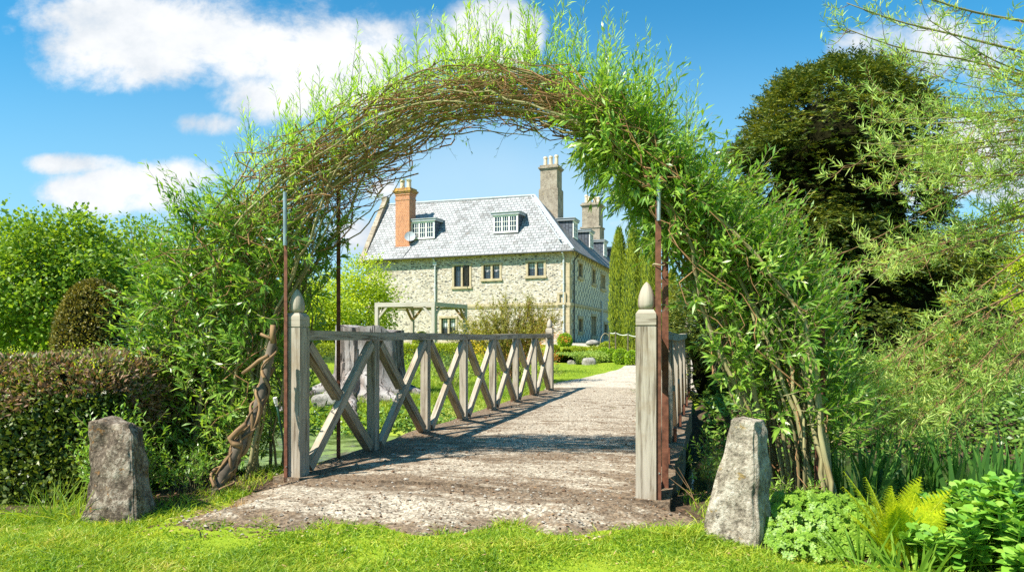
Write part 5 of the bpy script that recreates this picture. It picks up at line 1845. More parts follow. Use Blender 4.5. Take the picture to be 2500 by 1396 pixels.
# ================================================================== TREE STUMP
rng = np.random.default_rng(160)
sb = ground(905, 965); sb = at(905, 965, 14.9)
stump = thing('tree_stump', 'huge bleached fluted tree stump with spreading roots on the bank', 'tree stump', sb)
nth, nz_ = 150, 46
th = np.linspace(0, 6.2832, nth, endpoint=False)
zn = np.linspace(0, 1, nz_)
T_, Z_ = np.meshgrid(th, zn, indexing='ij')
cyl = np.stack([np.cos(T_), np.sin(T_)], -1)
fl = .15 * sn(cyl, 161, 2.4, 3) + .10 * np.abs(np.sin(T_ * 4.5 + 1.3 * np.sin(T_ * 2))) * (1.1 - .6 * Z_) + .04 * sn(np.concatenate([cyl * 2.4, Z_[..., None] * 1.4], -1), 162, 2, 4)
fl -= .14 * (np.sin(T_ * 7 + 1.8 * np.sin(T_ * 3) + Z_ * 1.2) > .82) * (1 - .3 * Z_)
R0 = .55 + .40 * np.exp(-Z_ / .22) + .09 * Z_ + .10 * np.exp(-Z_ / .12) * np.cos(T_ * 5 + .6)
Rr = R0 * (1 + fl)
topz = 1.58 - (EYE * 0) + .05 * sn(cyl * 1.3, 163, 1.5, 2) - .13 * ss(np.cos(T_ - .2), .25, .5)
H_ = (EYE + (820 - 783) / F * 14.9 - sb[2])
Zv = Z_ * (topz / 1.58 * H_)
V = sb + np.stack([np.cos(T_) * Rr * 1.06, np.sin(T_) * Rr, Zv - .1], -1)
i = np.arange(nth)[:, None] * nz_ + np.arange(nz_ - 1)[None]; j = ((np.arange(nth)[:, None] + 1) % nth) * nz_ + np.arange(nz_ - 1)[None]
g = G(); g.add(V, np.stack([i, j, j + 1, i + 1], -1))
g.build('bole', M_stump, stump)
g = G()
rings = [V[:, -1] * (1 - k) + (sb + Z3 * (H_ - .12)) * k for k in (0, .3, .6, .9, .999)]
RV = np.stack(rings, 1); RV[..., 2] += .02 * sn(RV, 165, 4, 3)
i = np.arange(nth)[:, None] * 5 + np.arange(4)[None]; j = ((np.arange(nth)[:, None] + 1) % nth) * 5 + np.arange(4)[None]
g.add(RV, np.stack([i, j, j + 1, i + 1], -1))
g.build('sawn_top', M_stump, stump)
for (a, L_, r0) in ((-1.15, 1.5, .22), (-1.75, 1.2, .24), (-.5, 1.0, .18), (-2.6, 1.5, .24), (-3.0, 1.1, .2), (.1, .8, .18)):
    g = G()
    s = np.linspace(0, 1, 16)
    aa = a + .25 * np.sin(s * 3 + a)
    rad = .45 + L_ * s
    P = sb + np.stack([np.cos(aa) * rad, np.sin(aa) * rad, np.zeros(16)], -1)
    P[:, 2] = np.maximum(terrain(P[:, 0], P[:, 1]) + .02, sb[2] - .9) + .38 * (1 - s) ** 2.2 - .02
    P += np.stack([sn(s[:, None] * 5, 170 + k, 1.2, 2) for k in range(3)], -1) * .035
    tubes(g, P, r0 * (1 - .75 * s) * (1 + .18 * sn(s[:, None] * 14, int(a * 10) + 200, 1, 3)), 12)
    g.build('root', M_stump, stump, True)

# rockery stones round the stump and along the path
def rock(name, label, base, r, seed, flat=.6, m_=M_rock, group=None):
    fn = lambda d: (1 + .22 * sn(d, seed, 1.6, 4)) / np.maximum(np.abs(d) ** 4 @ np.ones(3), .35) ** .18
    V, Q = blob_mesh(np.asarray(base) + Z3 * r * flat * .35, np.array([r, r * .8, r * flat]), fn, 24, 16)
    g = G(); g.add(V, Q)
    o = g.build(name, m_, None, True)
    tag(o, label, 'rock', group)
    return o


rock('garden_rock', 'pale square-cut rock at the lawn edge beside the gravel path', ground(1438, 890), .26, 180, .75)
for px, py, r, lb in ((775, 900, .36, 'flat rockery stone left of the stump behind the first brace'), (800, 985, .28, 'rockery stone low on the bank left of the stump roots'), (1015, 880, .3, 'rockery stone right of the stump'),
                      (1150, 888, .26, 'low rockery stone under the sparse shrub'), (1225, 890, .24, 'low rockery stone between the sparse shrub and the far post'), (1400, 888, .22, 'flat edging stone beside the square-cut rock'), (735, 920, .3, 'rockery stone just right of the left gatepost')):
    rock('rockery_stone', lb, ground(px, py), r, 181 + px % 50, .5, group='stones edging the bank')

# ================================================================== PERGOLA
pb = at(990, 800, 33)
perg = thing('pergola', 'pale timber pergola with a flat slatted roof in front of the house', 'pergola', pb)
zt_ = EYE + (820 - 739) / F * 33
c0 = np.array([*P3(921, 0, 33)[:2], 0]); c1 = np.array([*P3(1059, 0, 32.2)[:2], 0])
ex = nrm(c1 - c0); wdp = np.linalg.norm(c1 - c0); ey = nrm(np.array([.42, .91, 0])); dp = 3.0
M_oak = wood_mat('pale_oak', (.50, .46, .40), (.32, .28, .22)); M_oak2 = wood_mat('warm_oak', (.42, .28, .15), (.25, .15, .08))
for i in (0, 1):
    for j in (0, 1):
        p = c0 + ex * wdp * i + ey * dp * j
        g = G(); beam(g, p + Z3 * (pb[2] - .1), p + Z3 * (zt_ - .2), ex * .16, ey * .16)
        po = g.build('post', M_oak, perg)
        g = G()
        dx = ex * (1 if i == 0 else -1); dy = ey * (1 if j == 0 else -1)
        beam(g, p + dx * .08 + Z3 * (zt_ - .7), p + dx * .5 + Z3 * (zt_ - .22), ey * .09, nrm(dx + Z3) * .0 + nrm(Z3 - dx) * .09)
        beam(g, p + dy * .08 + Z3 * (zt_ - .7), p + dy * .5 + Z3 * (zt_ - .22), ex * .09, nrm(Z3 - dy) * .09)
        g.build('brace', M_oak2 if j else M_oak, po)
for j in (0, 1):
    g = G(); p = c0 + ey * dp * j
    beam(g, p - ex * .09 + Z3 * (zt_ - .1), p + ex * (wdp + .09) + Z3 * (zt_ - .1), ey * .15, Z3 * .2)
    g.build('beam', M_oak, perg)
for i in (0, 1):
    g = G(); p = c0 + ex * wdp * i
    beam(g, p + ey * .08 + Z3 * (zt_ - .1), p + ey * (dp - .08) + Z3 * (zt_ - .1), ex * .15, Z3 * .19)
    g.build('beam', M_oak, perg)
g = G()
for k in range(16):
    p = c0 + ey * (.2 + (dp - .4) * k / 15) + Z3 * (zt_ - .03)
    beam(g, p + ex * .09, p + ex * (wdp - .09), ey * .11, Z3 * .05)
g.build('roof_slats', M_oak2, perg)

# ================================================================== GARDEN IN FRONT OF THE HOUSE
# sparse spring shrub with arching twigs
rng = np.random.default_rng(210)
shb = at(1245, 880, 18.5)
shr = thing('sparse_shrub', 'airy spring shrub of arching twigs with small yellow-green leaves before the house', 'shrub', shb)
gs, gl = G(), G()
n = 90
a = rng.random(n) * 6.28; sp_ = rng.uniform(.15, 1.0, n) ** .8
tip = shb + np.stack([np.cos(a) * sp_ * 1.45, np.sin(a) * sp_ * 1.1, 1.25 + 1.05 * rng.random(n) * np.sqrt(1.05 - (sp_ * .8) ** 2)], -1)
b0 = shb + rng.normal(size=(n, 3)) * np.array([.16, .16, 0])
mid = b0 * .45 + tip * .55 + Z3 * .22 + rng.normal(size=(n, 3)) * .05
PTS = np.stack([b0, b0 * .6 + mid * .4, mid, mid * .5 + tip * .5 + Z3 * .03, tip], 1)
tubes(gs, PTS, np.array([.010, .008, .006, .004, .002])[None] * np.ones((n, 1)), 4)
k = rng.integers(0, n, 1700); s = rng.uniform(.35, 1, 1700)
ii = np.minimum((s * 4).astype(int), 3); fr_ = s * 4 - ii
base_p = PTS[k, ii] * (1 - fr_)[:, None] + PTS[k, ii + 1] * fr_[:, None]
D = nrm(PTS[k, ii + 1] - PTS[k, ii]) + rng.normal(size=(1700, 3)) * .7
shoots(gs, gl, base_p, D, rng.uniform(.10, .34, 1700), 13, .055, .030, rng, up=.3, r0=.0025, spread=.9)
gs.build('twigs', M_twig, shr); gl.build('leaves', L_sparse, shr)
tree('azalea_shrub', 'orange-red leaved shrub beside the sparse shrub near the far post', 'shrub', at(1325, 860, 22.5), .3, [(0, 0, .95, .75, .5, .7), (-.9, .2, .6, .7, .5, .45)], 60, 60, .25, .06, .032, L_orange, M_twig, 211, trunk_r=.02)
tree('azalea_shrub', 'small yellow-orange shrub half hidden behind the sparse shrub', 'shrub', at(1195, 860, 24), .3, [(0, 0, .75, .8, .5, .55)], 40, 55, .25, .06, .032, L_yellow, M_twig, 212, trunk_r=.02)
# low border planting behind the railing
for px, D, lm_, lb, sd in ((1080, 21, L_ivy, 'low grey-green mound right of the stump', 213), (1105, 16.6, L_lav, 'spiky grey-green plant near the foot of the sparse shrub', 214), (1010, 19, L_box, 'bright leafy clump just behind the stump', 215), (1180, 17.6, L_box, 'leafy clump left of the sparse shrub stems', 216), (1310, 17.8, L_lav, 'spiky clump near the far post of the railing', 217)):
    leafy_shrub('border_plant', lb, at(px, 860, D), .6, .75, 120, 10, .07, .028, lm_, sd, cat='plant', group='plants in the border behind the railing')

cb = [(1379, 846, 17, .95, 'round ball-clipped box at the house corner', L_box), (1475, 882, 17, 1.0, 'first box ball of the row along the path, nearest the staddle stone', L_box), (1494, 884, 16, 1.0, 'second box ball of the row along the path', L_box),
      (1517, 889, 19, 1.0, 'largest loose-leaved box ball of the row along the path', L_box), (1543, 892, 18, 1.0, 'last box ball of the row, beside the right gatepost', L_box), (1028, 862, 20, 1.3, 'tall rounded box mound right of the stump', L_box_y), (815, 868, 17, 1.2, 'yellow-green box mound left of the stump', L_box_y),
      (1483, 862, 22, .6, 'low golden mound behind the staddle stone', L_box_y), (1355, 864, 12, .9, 'small golden box ball by the far railing post', L_box_y)]
for k, (px, py, rp, hf, lb, lm_) in enumerate(cb):
    p = ground(px, py)
    r = rp / F * p[1]
    clipped_ball('box_ball', lb, 'topiary', p, r, 2 * r * hf, lm_, 230 + k, 'clipped box mounds in the garden', n=2200, ll=.055 * p[1] / 25, lw=.032 * p[1] / 25)


def low_hedge(label, px0, px1, D0, D1, zt, lm_, seed, dep=.6):
    a, b = at(px0, 850, D0), at(px1, 850, D1)
    rng = np.random.default_rng(seed)
    o = thing('box_hedge', label, 'hedge', (a + b) / 2)
    L_ = np.linalg.norm(b - a); ux = nrm((b - a) * np.array([1, 1, 0])); uy = np.cross(Z3, ux)
    z0 = min(a[2], b[2]) - .1
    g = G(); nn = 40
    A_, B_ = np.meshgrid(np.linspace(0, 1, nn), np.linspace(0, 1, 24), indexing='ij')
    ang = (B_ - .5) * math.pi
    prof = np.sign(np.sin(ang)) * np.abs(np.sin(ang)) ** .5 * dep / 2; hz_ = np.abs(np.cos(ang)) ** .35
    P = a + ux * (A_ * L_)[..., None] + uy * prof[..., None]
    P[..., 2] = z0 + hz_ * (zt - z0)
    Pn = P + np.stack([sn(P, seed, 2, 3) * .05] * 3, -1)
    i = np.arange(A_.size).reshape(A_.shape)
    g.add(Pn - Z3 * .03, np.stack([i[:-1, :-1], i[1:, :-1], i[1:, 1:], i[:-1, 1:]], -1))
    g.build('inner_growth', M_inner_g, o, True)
    n = int(6500)
    ia = rng.integers(0, nn, n); ib = rng.integers(0, 24, n)
    pp = Pn[ia, ib] + ux * (rng.normal(size=(n, 1)) * L_ / nn) + rng.normal(size=(n, 3)) * .035
    N = nrm(np.stack([0 * ang[ia, ib]] * 3, -1) + uy * np.sin(ang[ia, ib])[:, None] + Z3 * np.cos(ang[ia, ib])[:, None])
    l = rng.uniform(.04, .09, n)
    g = G(); ribbons(g, pp, N + rng.normal(size=N.shape) * .6, l, l * .5, 2, rng.normal(size=N.shape) + N, None, 'leaf')
    g.build('foliage', lm_, o)


low_hedge('low clipped golden hedge between the stump and the sparse shrub', 985, 1120, 27, 26, .83, L_box_y, 250)
low_hedge('low grey-green lavender bed left of the gravel path', 1375, 1462, 27, 28, .50, L_lav, 251, 1.6)
low_hedge('long low clipped hedge below the pergola', 770, 980, 29, 28, .80, L_box_y, 252)
low_hedge('golden-green low hedge behind the lavender bed', 1385, 1462, 31, 32, .62, L_box_y, 253, .9)
tree('spring_bush', 'pale leafy bush at the foot of the house behind the railing', 'bush', at(1160, 850, 36), .4, [(0, 0, .8, 1.4, .8, .7)], 60, 60, .4, .08, .05, L_sparse, M_twig, 254, trunk_r=.03)

# staddle stone (mushroom shaped) and the little stone bench top beside it
sp_ = ground(1447, 866)
stad = thing('staddle_stone', 'pale mushroom-shaped staddle stone beside the box balls', 'staddle stone', sp_)
k_ = sp_[1] / F
g = G()
pts = np.array([sp_ + Z3 * z * k_ for z in (-3, 0, 14, 24)]); tubes(g, pts, np.array([11, 10, 8, 7.5]) * k_, 10)
g.build('stem', M_rock, stad)
g = G()
prof = [(22, 6), (24, 15), (28, 18), (33, 14), (36, 7), (37, 1)]
tubes(g, np.array([sp_ + Z3 * z * k_ for z, _ in prof]), np.array([r for _, r in prof]) * k_, 18)
g.build('cap', M_rock, stad, True)

# rope swags on short posts before the cypresses
rp = thing('rope_swag', 'white rope swag hung on thin stakes in front of the cypresses', 'rope', at(1520, 860, 31))
xs = [1488, 1503, 1533, 1566, 1600]
tops_ = [P3(x, y, 31) for x, y in zip(xs, (812, 812, 816, 818, 818))]
g = G()
for p, q in zip(tops_[:-1], tops_[1:]):
    s = np.linspace(0, 1, 12)
    pts = p + (q - p) * s[:, None] - Z3 * (.26 * np.linalg.norm(q - p) * (s * (1 - s)) * 2.0)[:, None]
    tubes(g, pts, .018, 6)
g.build('rope', M_white, rp)
for p in tops_:
    g = G(); gz = float(terrain(p[0], p[1])); tubes(g, np.array([[p[0], p[1], gz - .1], p + Z3 * .05]), .03, 6); g.build('stake', M_bark2, rp)
hp = at(1478, 860, 36)
hoop = thing('garden_hoop', 'thin pale wire hoop arching beside the house corner', 'hoop', hp)
g = G(); a = np.linspace(0, math.pi, 18)
zc = EYE + (820 - 843) / F * 36
tubes(g, np.stack([hp[0] + .28 * np.cos(a), np.full(18, 36.0), np.maximum(hp[2] - .1, zc) + np.sin(a) * .62], -1), .014, 6)
g.build('wire', M_lime, hoop)

# ================================================================== CYPRESSES
def cypress(label, px, D, py_top, rp, seed):
    rng = np.random.default_rng(seed)
    b = at(px, 860, D)
    H = EYE + (820 - py_top) / F * D - b[2]; r = rp / F * D
    o = thing('cypress_tree', label, 'tree', b, 'columnar cypresses by the house')
    prof = lambda z: np.interp(z, [0, .08, .3, .7, .88, 1], [.75, .95, 1, .8, .48, .06])
    lobe = lambda th, z: 1 + .16 * np.sin(th * 4 + seed + z * 1.5) + .10 * sn(np.stack([np.cos(th) * 2, np.sin(th) * 2, z * 2.2], -1), seed, 2, 3)
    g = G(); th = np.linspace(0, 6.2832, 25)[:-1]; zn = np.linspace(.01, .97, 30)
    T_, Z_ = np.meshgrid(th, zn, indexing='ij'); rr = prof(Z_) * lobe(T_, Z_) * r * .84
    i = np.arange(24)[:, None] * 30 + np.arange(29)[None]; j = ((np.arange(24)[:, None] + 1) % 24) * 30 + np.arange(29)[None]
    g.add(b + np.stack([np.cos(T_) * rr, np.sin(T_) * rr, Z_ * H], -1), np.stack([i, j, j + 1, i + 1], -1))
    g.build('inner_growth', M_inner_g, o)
    n = 9000
    th = rng.random(n) * 6.28; zn = rng.random(n) * .985
    rr = prof(zn) * lobe(th, zn) * r * rng.uniform(.86, 1.02, n)
    out = np.stack([np.cos(th), np.sin(th), 0 * th], -1)
    P = b + np.stack([np.cos(th) * rr, np.sin(th) * rr, zn * H], -1)
    g = G(); l = rng.uniform(.09, .22, n)
    ribbons(g, P, out * .32 + Z3 + rng.normal(size=out.shape) * .16, l, l * .22, 2, out + rng.normal(size=out.shape) * .5, None, 'leaf')
    g.build('foliage', L_cyp, o)
    g = G(); tubes(g, np.array([b - Z3 * .2, b + Z3 * H * .6]), np.array([.12, .05]), 6); g.build('trunk', M_bark2, o)


for lb, px, D, yt, rp, sd in (('columnar cypress closest to the house wall', 1511, 36, 556, 24, 270), ('columnar cypress in the middle of the three', 1547, 35, 550, 26, 271), ('columnar cypress beside the rusty posts', 1586, 34, 540, 26, 272)):
    cypress(lb, px, D, yt, rp, sd)
cypress('small columnar cypress half hidden right of the rusty posts', 1640, 37, 660, 16, 273)

# ================================================================== BIG YEW
def yew_tree(name, label, base, H, r, seed, nspray, lm, top_tips=70, prof=None, leaflets=14, ll=.105, lw=.026, pkg=None):
    rng = np.random.default_rng(seed)
    base = np.asarray(base, float)
    o = thing(name, label, 'tree', base)
    prof = prof or (lambda z: np.interp(z, [0, .06, .15, .5, .75, .88, .95, 1], [.82, .95, .97, .97, .92, .80, .60, .26]))
    def rad(th, z):
        c = np.stack([np.cos(th) * 1.6, np.sin(th) * 1.6, z * H * .55], -1)
        return prof(z) * r * (1 + .10 * sn(c, seed, 1.3, 2) + .30 * np.maximum(sn(c, seed + 9, 2.4, 2), -.25) + .035 * np.sin(z * H * 7 + 2 * sn(c, seed + 3, 1.0, 2)))
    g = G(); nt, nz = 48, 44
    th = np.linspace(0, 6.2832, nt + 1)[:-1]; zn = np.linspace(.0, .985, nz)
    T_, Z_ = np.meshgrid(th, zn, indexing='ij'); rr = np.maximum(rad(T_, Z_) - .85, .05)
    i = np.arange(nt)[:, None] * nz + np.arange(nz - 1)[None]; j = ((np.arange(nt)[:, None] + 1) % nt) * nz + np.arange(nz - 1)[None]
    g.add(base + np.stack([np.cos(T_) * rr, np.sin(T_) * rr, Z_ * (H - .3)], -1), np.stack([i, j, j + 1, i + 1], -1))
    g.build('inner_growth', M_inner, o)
    n = nspray
    th = rng.random(n) * 6.28; zn = 1 - rng.random(n) ** 1.15
    nb = int(9 * r * H)
    bth, bz = rng.random(nb) * 6.28, 1 - rng.random(nb) ** 1.2
    kb = rng.integers(0, nb, n); onb = rng.random(n) < .62
    gth, gz = rng.normal(size=n), rng.normal(size=n)
    th = np.where(onb, bth[kb] + gth * .30 / r, th)
    zn = np.where(onb, np.clip(bz[kb] + gz * .13 / H, .0, .99), zn)
    push = np.where(onb, (.16 + .26 * ((kb * 37) % 11) / 11) * np.exp(-(gth ** 2 + gz ** 2) * .35), -.10)
    rr = rad(th, zn) - .34 * rng.random(n) ** 1.3 - .12 + push * min(1, r / 2)
    out = np.stack([np.cos(th), np.sin(th), 0 * th], -1)
    P = base + out * rr[:, None] + Z3 * (zn * H)[:, None]
    steep = np.clip((zn - .8) / .2, 0, 1)
    D = nrm(out * (1 - .7 * steep)[:, None] + rng.normal(size=(n, 3)) * np.array([.42, .42, .22]) + Z3 * (-.12 + 1.1 * steep)[:, None])
    L = rng.uniform(.26, .58, n)
    # tips standing clear of the top
    tt = rng.random(top_tips) * 6.28; tr = np.sqrt(rng.random(top_tips)) * r * .72
    Pt_ = base + np.stack([np.cos(tt) * tr, np.sin(tt) * tr, H * (.90 - .16 * (tr / r) ** 2) + rng.random(top_tips) * .25], -1)
    Dt = nrm(np.stack([np.cos(tt) * .35, np.sin(tt) * .35, np.ones(top_tips)], -1) + rng.normal(size=(top_tips, 3)) * .22)
    P = np.concatenate([P, Pt_]); D = np.concatenate([D, Dt]); L = np.concatenate([L, rng.uniform(.35, .75, top_tips)])
    n = len(P)
    g = G()
    S = nrm(np.cross(D, Z3)); S = np.where(np.abs(D[:, 2:3]) > .85, rot_perp(D, rng), S)
    droop = np.where(np.arange(n) < nspray, -.16, .0)
    s = .15 + .85 * (np.arange(leaflets)[None] + rng.random((n, leaflets)) * .6) / leaflets
    pos = P[:, None] + D[:, None] * (s * L[:, None])[..., None] + Z3 * (droop[:, None] * s ** 2 * L[:, None])[..., None]
    sd = np.where(np.arange(leaflets) % 2 == 0, 1, -1)[None, :, None]
    dr = nrm(D[:, None] * .75 + S[:, None] * sd * .85 + rng.normal(size=(n, leaflets, 3)) * .28)
    up = nrm(np.cross(S, D)); up = np.where(up[:, 2:3] < 0, -up, up)
    N = up[:, None] + rng.normal(size=(n, leaflets, 3)) * .55
    l = ll * (1.15 - .5 * s) * rng.uniform(.7, 1.3, s.shape)
    m = n * leaflets
    ribbons(g, pos.reshape(m, 3), dr.reshape(m, 3), l.ravel(), l.ravel() * lw / ll * rng.uniform(.8, 1.3, m), 2, N.reshape(m, 3), None, 'leaf')
    g.build('crown', lm, o)
    g = G()
    tubes(g, np.array([base - Z3 * .3, base + Z3 * H * .3, base + Z3 * H * .7]), np.array([.28, .2, .1]), 8)
    tubes(g, np.stack([P[nspray:] - D[nspray:] * .25, P[nspray:] + D[nspray:] * L[nspray:, None] * .9], 1), np.array([.012, .004])[None] * np.ones((top_tips, 1)), 4)
    g.build('trunk', M_bark2, o)
    return o


b = at(2030, 930, 17.0)
yew_tree('yew_tree', 'huge dark golden-tipped yew standing behind the right leg of the arch', b, EYE + (820 - 205) / F * 17.0 - b[2], 2.75, 300, 13500, L_yew, 150, leaflets=15, ll=.125, lw=.036)
b = at(1735, 960, 14.0)
yew_tree('yew_bush', 'lower golden-green yew bush on the bank beside the far end of the right railing', b, EYE + (820 - 690) / F * 14 - b[2], 1.0, 301, 2400, L_yew, 10, ll=.105, lw=.03)

# ================================================================== RIGHT BACKGROUND
tree('golden_bush', 'large golden yellow-green rounded shrub beyond the far lawn', 'shrub', at(2345, 860, 30), .5, [(0, 0, 1.7, 1.5, 1.3, 1.7), (1.2, 0, 1.3, 1.1, 1.1, 1.2), (-.8, 0, 1.0, .8, 1, .9)], 170, 70, .55, .12, .07, L_gold, M_bark2, 310)
tree('yellow_azalea', 'low yellow-flowering shrub at the far edge of the lawn beside the yew', 'shrub', at(2312, 880, 25), .3, [(0, 0, .5, .75, .6, .48)], 60, 80, .25, .06, .045, L_yellow, M_twig, 311, trunk_r=.02)
tree('garden_shrub', 'mid green shrub right of the golden one across the lawn', 'shrub', at(2470, 870, 28), .4, [(0, 0, 1.3, 1.4, 1.2, 1.3)], 110, 70, .5, .11, .06, L_lime, M_bark2, 312)
tree('garden_shrub', 'dark low shrub behind the yellow azalea', 'shrub', at(2390, 870, 33), .4, [(0, 0, .9, 2.2, 1.0, .9)], 110, 60, .5, .11, .06, L_maple, M_bark2, 313)
tree('spreading_tree', 'yellow-green spreading tree high behind the weeping branches at the right', 'tree', at(2520, 860, 34), 3.0, [(0, 0, 5.2, 3.2, 2, 1.9), (-2.0, 0, 4.2, 2.0, 1.6, 1.1)], 170, 60, .8, .15, .09, L_lime, M_bark2, 314)

# ================================================================== WEEPING WILLOW FROM THE RIGHT
rng = np.random.default_rng(330)
wb = at(2960, 900, 6.9)
wil = thing('weeping_willow', 'willow at the right edge whose long fine branches sweep across the view', 'tree', wb)
g = G()
crown_p = P3(2900, 420, 6.9)
tubes(g, np.array([wb - Z3 * .3, wb + Z3 * .8 + RU[0] * .05, wb * .5 + crown_p * .5 + U3 * .08, crown_p]), np.array([.17, .13, .11, .09]), 10)
g.build('trunk', M_bark2, wil, True)
gl = G(); gt = G()
# (start on trunk y, target px, target py, depth at the tip)
limbs = []
for k in range(17):      # upper fan
    ty = rng.uniform(-30, 430); tx = rng.uniform(2060, 2330) + max(0, ty - 250) * .1
    limbs.append((rng.uniform(250, 470), tx, ty, rng.uniform(5.2, 7.4), 1))
for k in range(14):      # middle fan in front of the yew
    ty = rng.uniform(360, 700); tx = rng.uniform(1990, 2230)
    limbs.append((rng.uniform(330, 560), tx, ty, rng.uniform(5.0, 6.8), 0))
for k in range(22):      # lower hanging branches
    ty = rng.uniform(900, 1130); tx = rng.uniform(2030, 2330)
    if tx > 2190: ty = max(ty, 1010)
    limbs.append((rng.uniform(520, 820), tx, ty, rng.uniform(4.9, 6.2), -1))
for k in range(11):
    ty = rng.uniform(100, 600); tx = rng.uniform(2250, 2480)
    limbs.append((rng.uniform(300, 620), tx, ty, rng.uniform(5.2, 7.5), 0))
for k in range(20):      # the far side of the crown, away from the bridge
    limbs.append((rng.uniform(330, 560), rng.uniform(3250, 3900), rng.uniform(100, 950), rng.uniform(6.0, 9.5), 0))
m = 18
s = np.linspace(0, 1, m)
LP = []
for (sy, tx, ty, D, kind) in limbs:
    a = P3(2900, sy, 6.9) + rng.normal(size=3) * .05
    e = P3(tx, ty, D)
    L_ = np.linalg.norm(e - a)
    sag = {1: .10, 0: .10, -1: .16}[kind] * L_ * rng.uniform(.4, 1.3)
    P = a + (e - a) * s[:, None] + Z3 * (sag * 4 * s * (1 - s) * (.35 + .65 * (1 - s)))[:, None]
    P += np.stack([sn(s[:, None] * 4 + k, 331 + int(tx) % 60 + k, 1.0, 3) for k in range(3)], -1) * .05 * s[:, None]
    P[-4:, 2] += np.array([0, .01, .03, .06]) * (1 if kind >= 0 else .6)
    LP.append(P)
LP = np.array(LP)
r0 = np.where(np.array([l[4] for l in limbs]) == 1, .020, .013) * rng.uniform(.6, 1.2, len(limbs))
for i in range(len(limbs)):
    gb = G(); tubes(gb, LP[i], r0[i] * (1.05 - .88 * s), 6)
    gb.build('branch', M_bark if limbs[i][4] == 1 else M_redtwig, wil, True)
# side twigs
nt = 25
k = np.repeat(np.arange(len(limbs)), nt)
qlo = np.where(np.array([l[4] for l in limbs])[k] < 0, .60, .28)
q = qlo + (1 - qlo) * rng.random(len(k)) ** .8
ii = np.minimum((q * (m - 1)).astype(int), m - 2); fr_ = q * (m - 1) - ii
bp = LP[k, ii] * (1 - fr_)[:, None] + LP[k, ii + 1] * fr_[:, None]
ax = nrm(LP[k, ii + 1] - LP[k, ii])
D = nrm(ax * 1.0 + rng.normal(size=ax.shape) * .42 - Z3 * .06)
L = rng.uniform(.16, .55, len(k)) * (1.15 - .5 * q)
t5 = np.linspace(0, 1, 6)
curl = np.stack([0 * L, 0 * L, rng.uniform(.05, .45, len(k))], -1)
PT = bp[:, None] + D[:, None] * (t5[None, :, None] * L[:, None, None]) + Z3 * (-.18 * L[:, None] * np.sin(t5 * math.pi)[None])[..., None] + curl[:, None] * ((t5 ** 3)[None, :, None] * L[:, None, None])
tubes(gt, PT, .0028 * (1.1 - .75 * t5)[None] * np.ones((len(k), 1)), 4, cap=False)
tag(gt.build('twigs', M_redtwig, wil), kind='stuff')
nl = 22
u_ = .22 + .80 * rng.random((len(k), nl)) ** .75
u_ = np.minimum(u_, 1)
i5 = np.minimum((u_ * 5).astype(int), 4); f5 = u_ * 5 - i5
ar = np.arange(len(k))[:, None]
pos = PT[ar, i5] * (1 - f5)[..., None] + PT[ar, i5 + 1] * f5[..., None]
axl = nrm(PT[ar, i5 + 1] - PT[ar, i5])
dl = nrm(axl * .5 + rot_perp(axl, rng) * .75 + Z3 * .22)
mm = len(k) * nl
l = rng.uniform(.035, .080, mm)
ribbons(gl, pos.reshape(mm, 3), dl.reshape(mm, 3), l, l * .15, 3, rng.normal(size=(mm, 3)), rng.normal(size=(mm, 3)) * .28, 'leaf')
gl.build('crown', L_weep, wil)

# ================================================================== RIGHT FOREGROUND PLANTS
def on_ground(x, y):
    return np.stack([x, y, terrain(x, y)], -1)


def sword_clump(name, label, px, D, n, h, wd, spread, lm, seed, lean=.35, group=None, droop=.5):
    rng = np.random.default_rng(seed)
    b = P3(px, 1000, D); b[2] = float(terrain(b[0], b[1]))
    o = thing(name, label, 'plant', b, group)
    a = rng.random(n) * 6.28; rr = np.sqrt(rng.random(n)) * spread
    P = on_ground(b[0] + np.cos(a) * rr, b[1] + np.sin(a) * rr) - Z3 * .02
    D_ = np.stack([np.cos(a) * lean * rng.random(n) + rng.normal(size=n) * .1, np.sin(a) * lean * rng.random(n) + rng.normal(size=n) * .1, np.ones(n)], -1)
    bend = np.stack([D_[:, 0], D_[:, 1], -.25 * np.ones(n)], -1) * (droop * rng.random(n) ** 2 * 1.6)[:, None]
    g = G()
    ribbons(g, P, D_, h * rng.uniform(.55, 1.1, n), wd * rng.uniform(.7, 1.2, n), 6, rng.normal(size=(n, 3)) * np.array([1, 1, .1]), bend, 'sword')
    g.build('leaves', lm, o)
    return o


for k, (px, D, n, h, sp, lb) in enumerate([(2080, 5.1, 46, .66, .20, 'sword-leaved iris clump nearest the arch post'), (2190, 5.3, 44, .62, .22, 'sword-leaved iris clump behind the upright fern'),
                                       (2300, 5.2, 46, .60, .22, 'sword-leaved iris clump right of the fern, under the drooping branches'), (2400, 5.0, 44, .62, .22, 'sword-leaved iris clump behind the fleshy-leaved plant'),
                                       (2490, 4.9, 40, .66, .2, 'sword-leaved iris clump at the right edge of the bed'), (2150, 5.9, 40, .6, .25, 'sword-leaved iris clump by the water below the yew'), (2360, 6.0, 40, .62, .28, 'sword-leaved iris clump farthest back by the water')]):
    sword_clump('iris_clump', lb, px, D, n, h, .030, sp, L_iris, 340 + k, .30, 'iris clumps in the right bed')
sword_clump('daylily_clump', 'arching strappy daylily leaves in front of the fern', 2235, 3.62, 46, .30, .017, .13, L_ger, 350, .9, 'strappy clumps at the lawn edge', .9)
sword_clump('daylily_clump', 'arching strappy daylily leaves left of the fern', 2105, 3.86, 16, .42, .018, .09, L_ger, 351, .9, 'strappy clumps at the lawn edge', .9)
sword_clump('daylily_clump', 'arching strappy daylily leaves between the fern and the fleshy-leaved plant', 2320, 3.72, 40, .34, .017, .12, L_ger, 352, .8, 'strappy clumps at the lawn edge', .9)
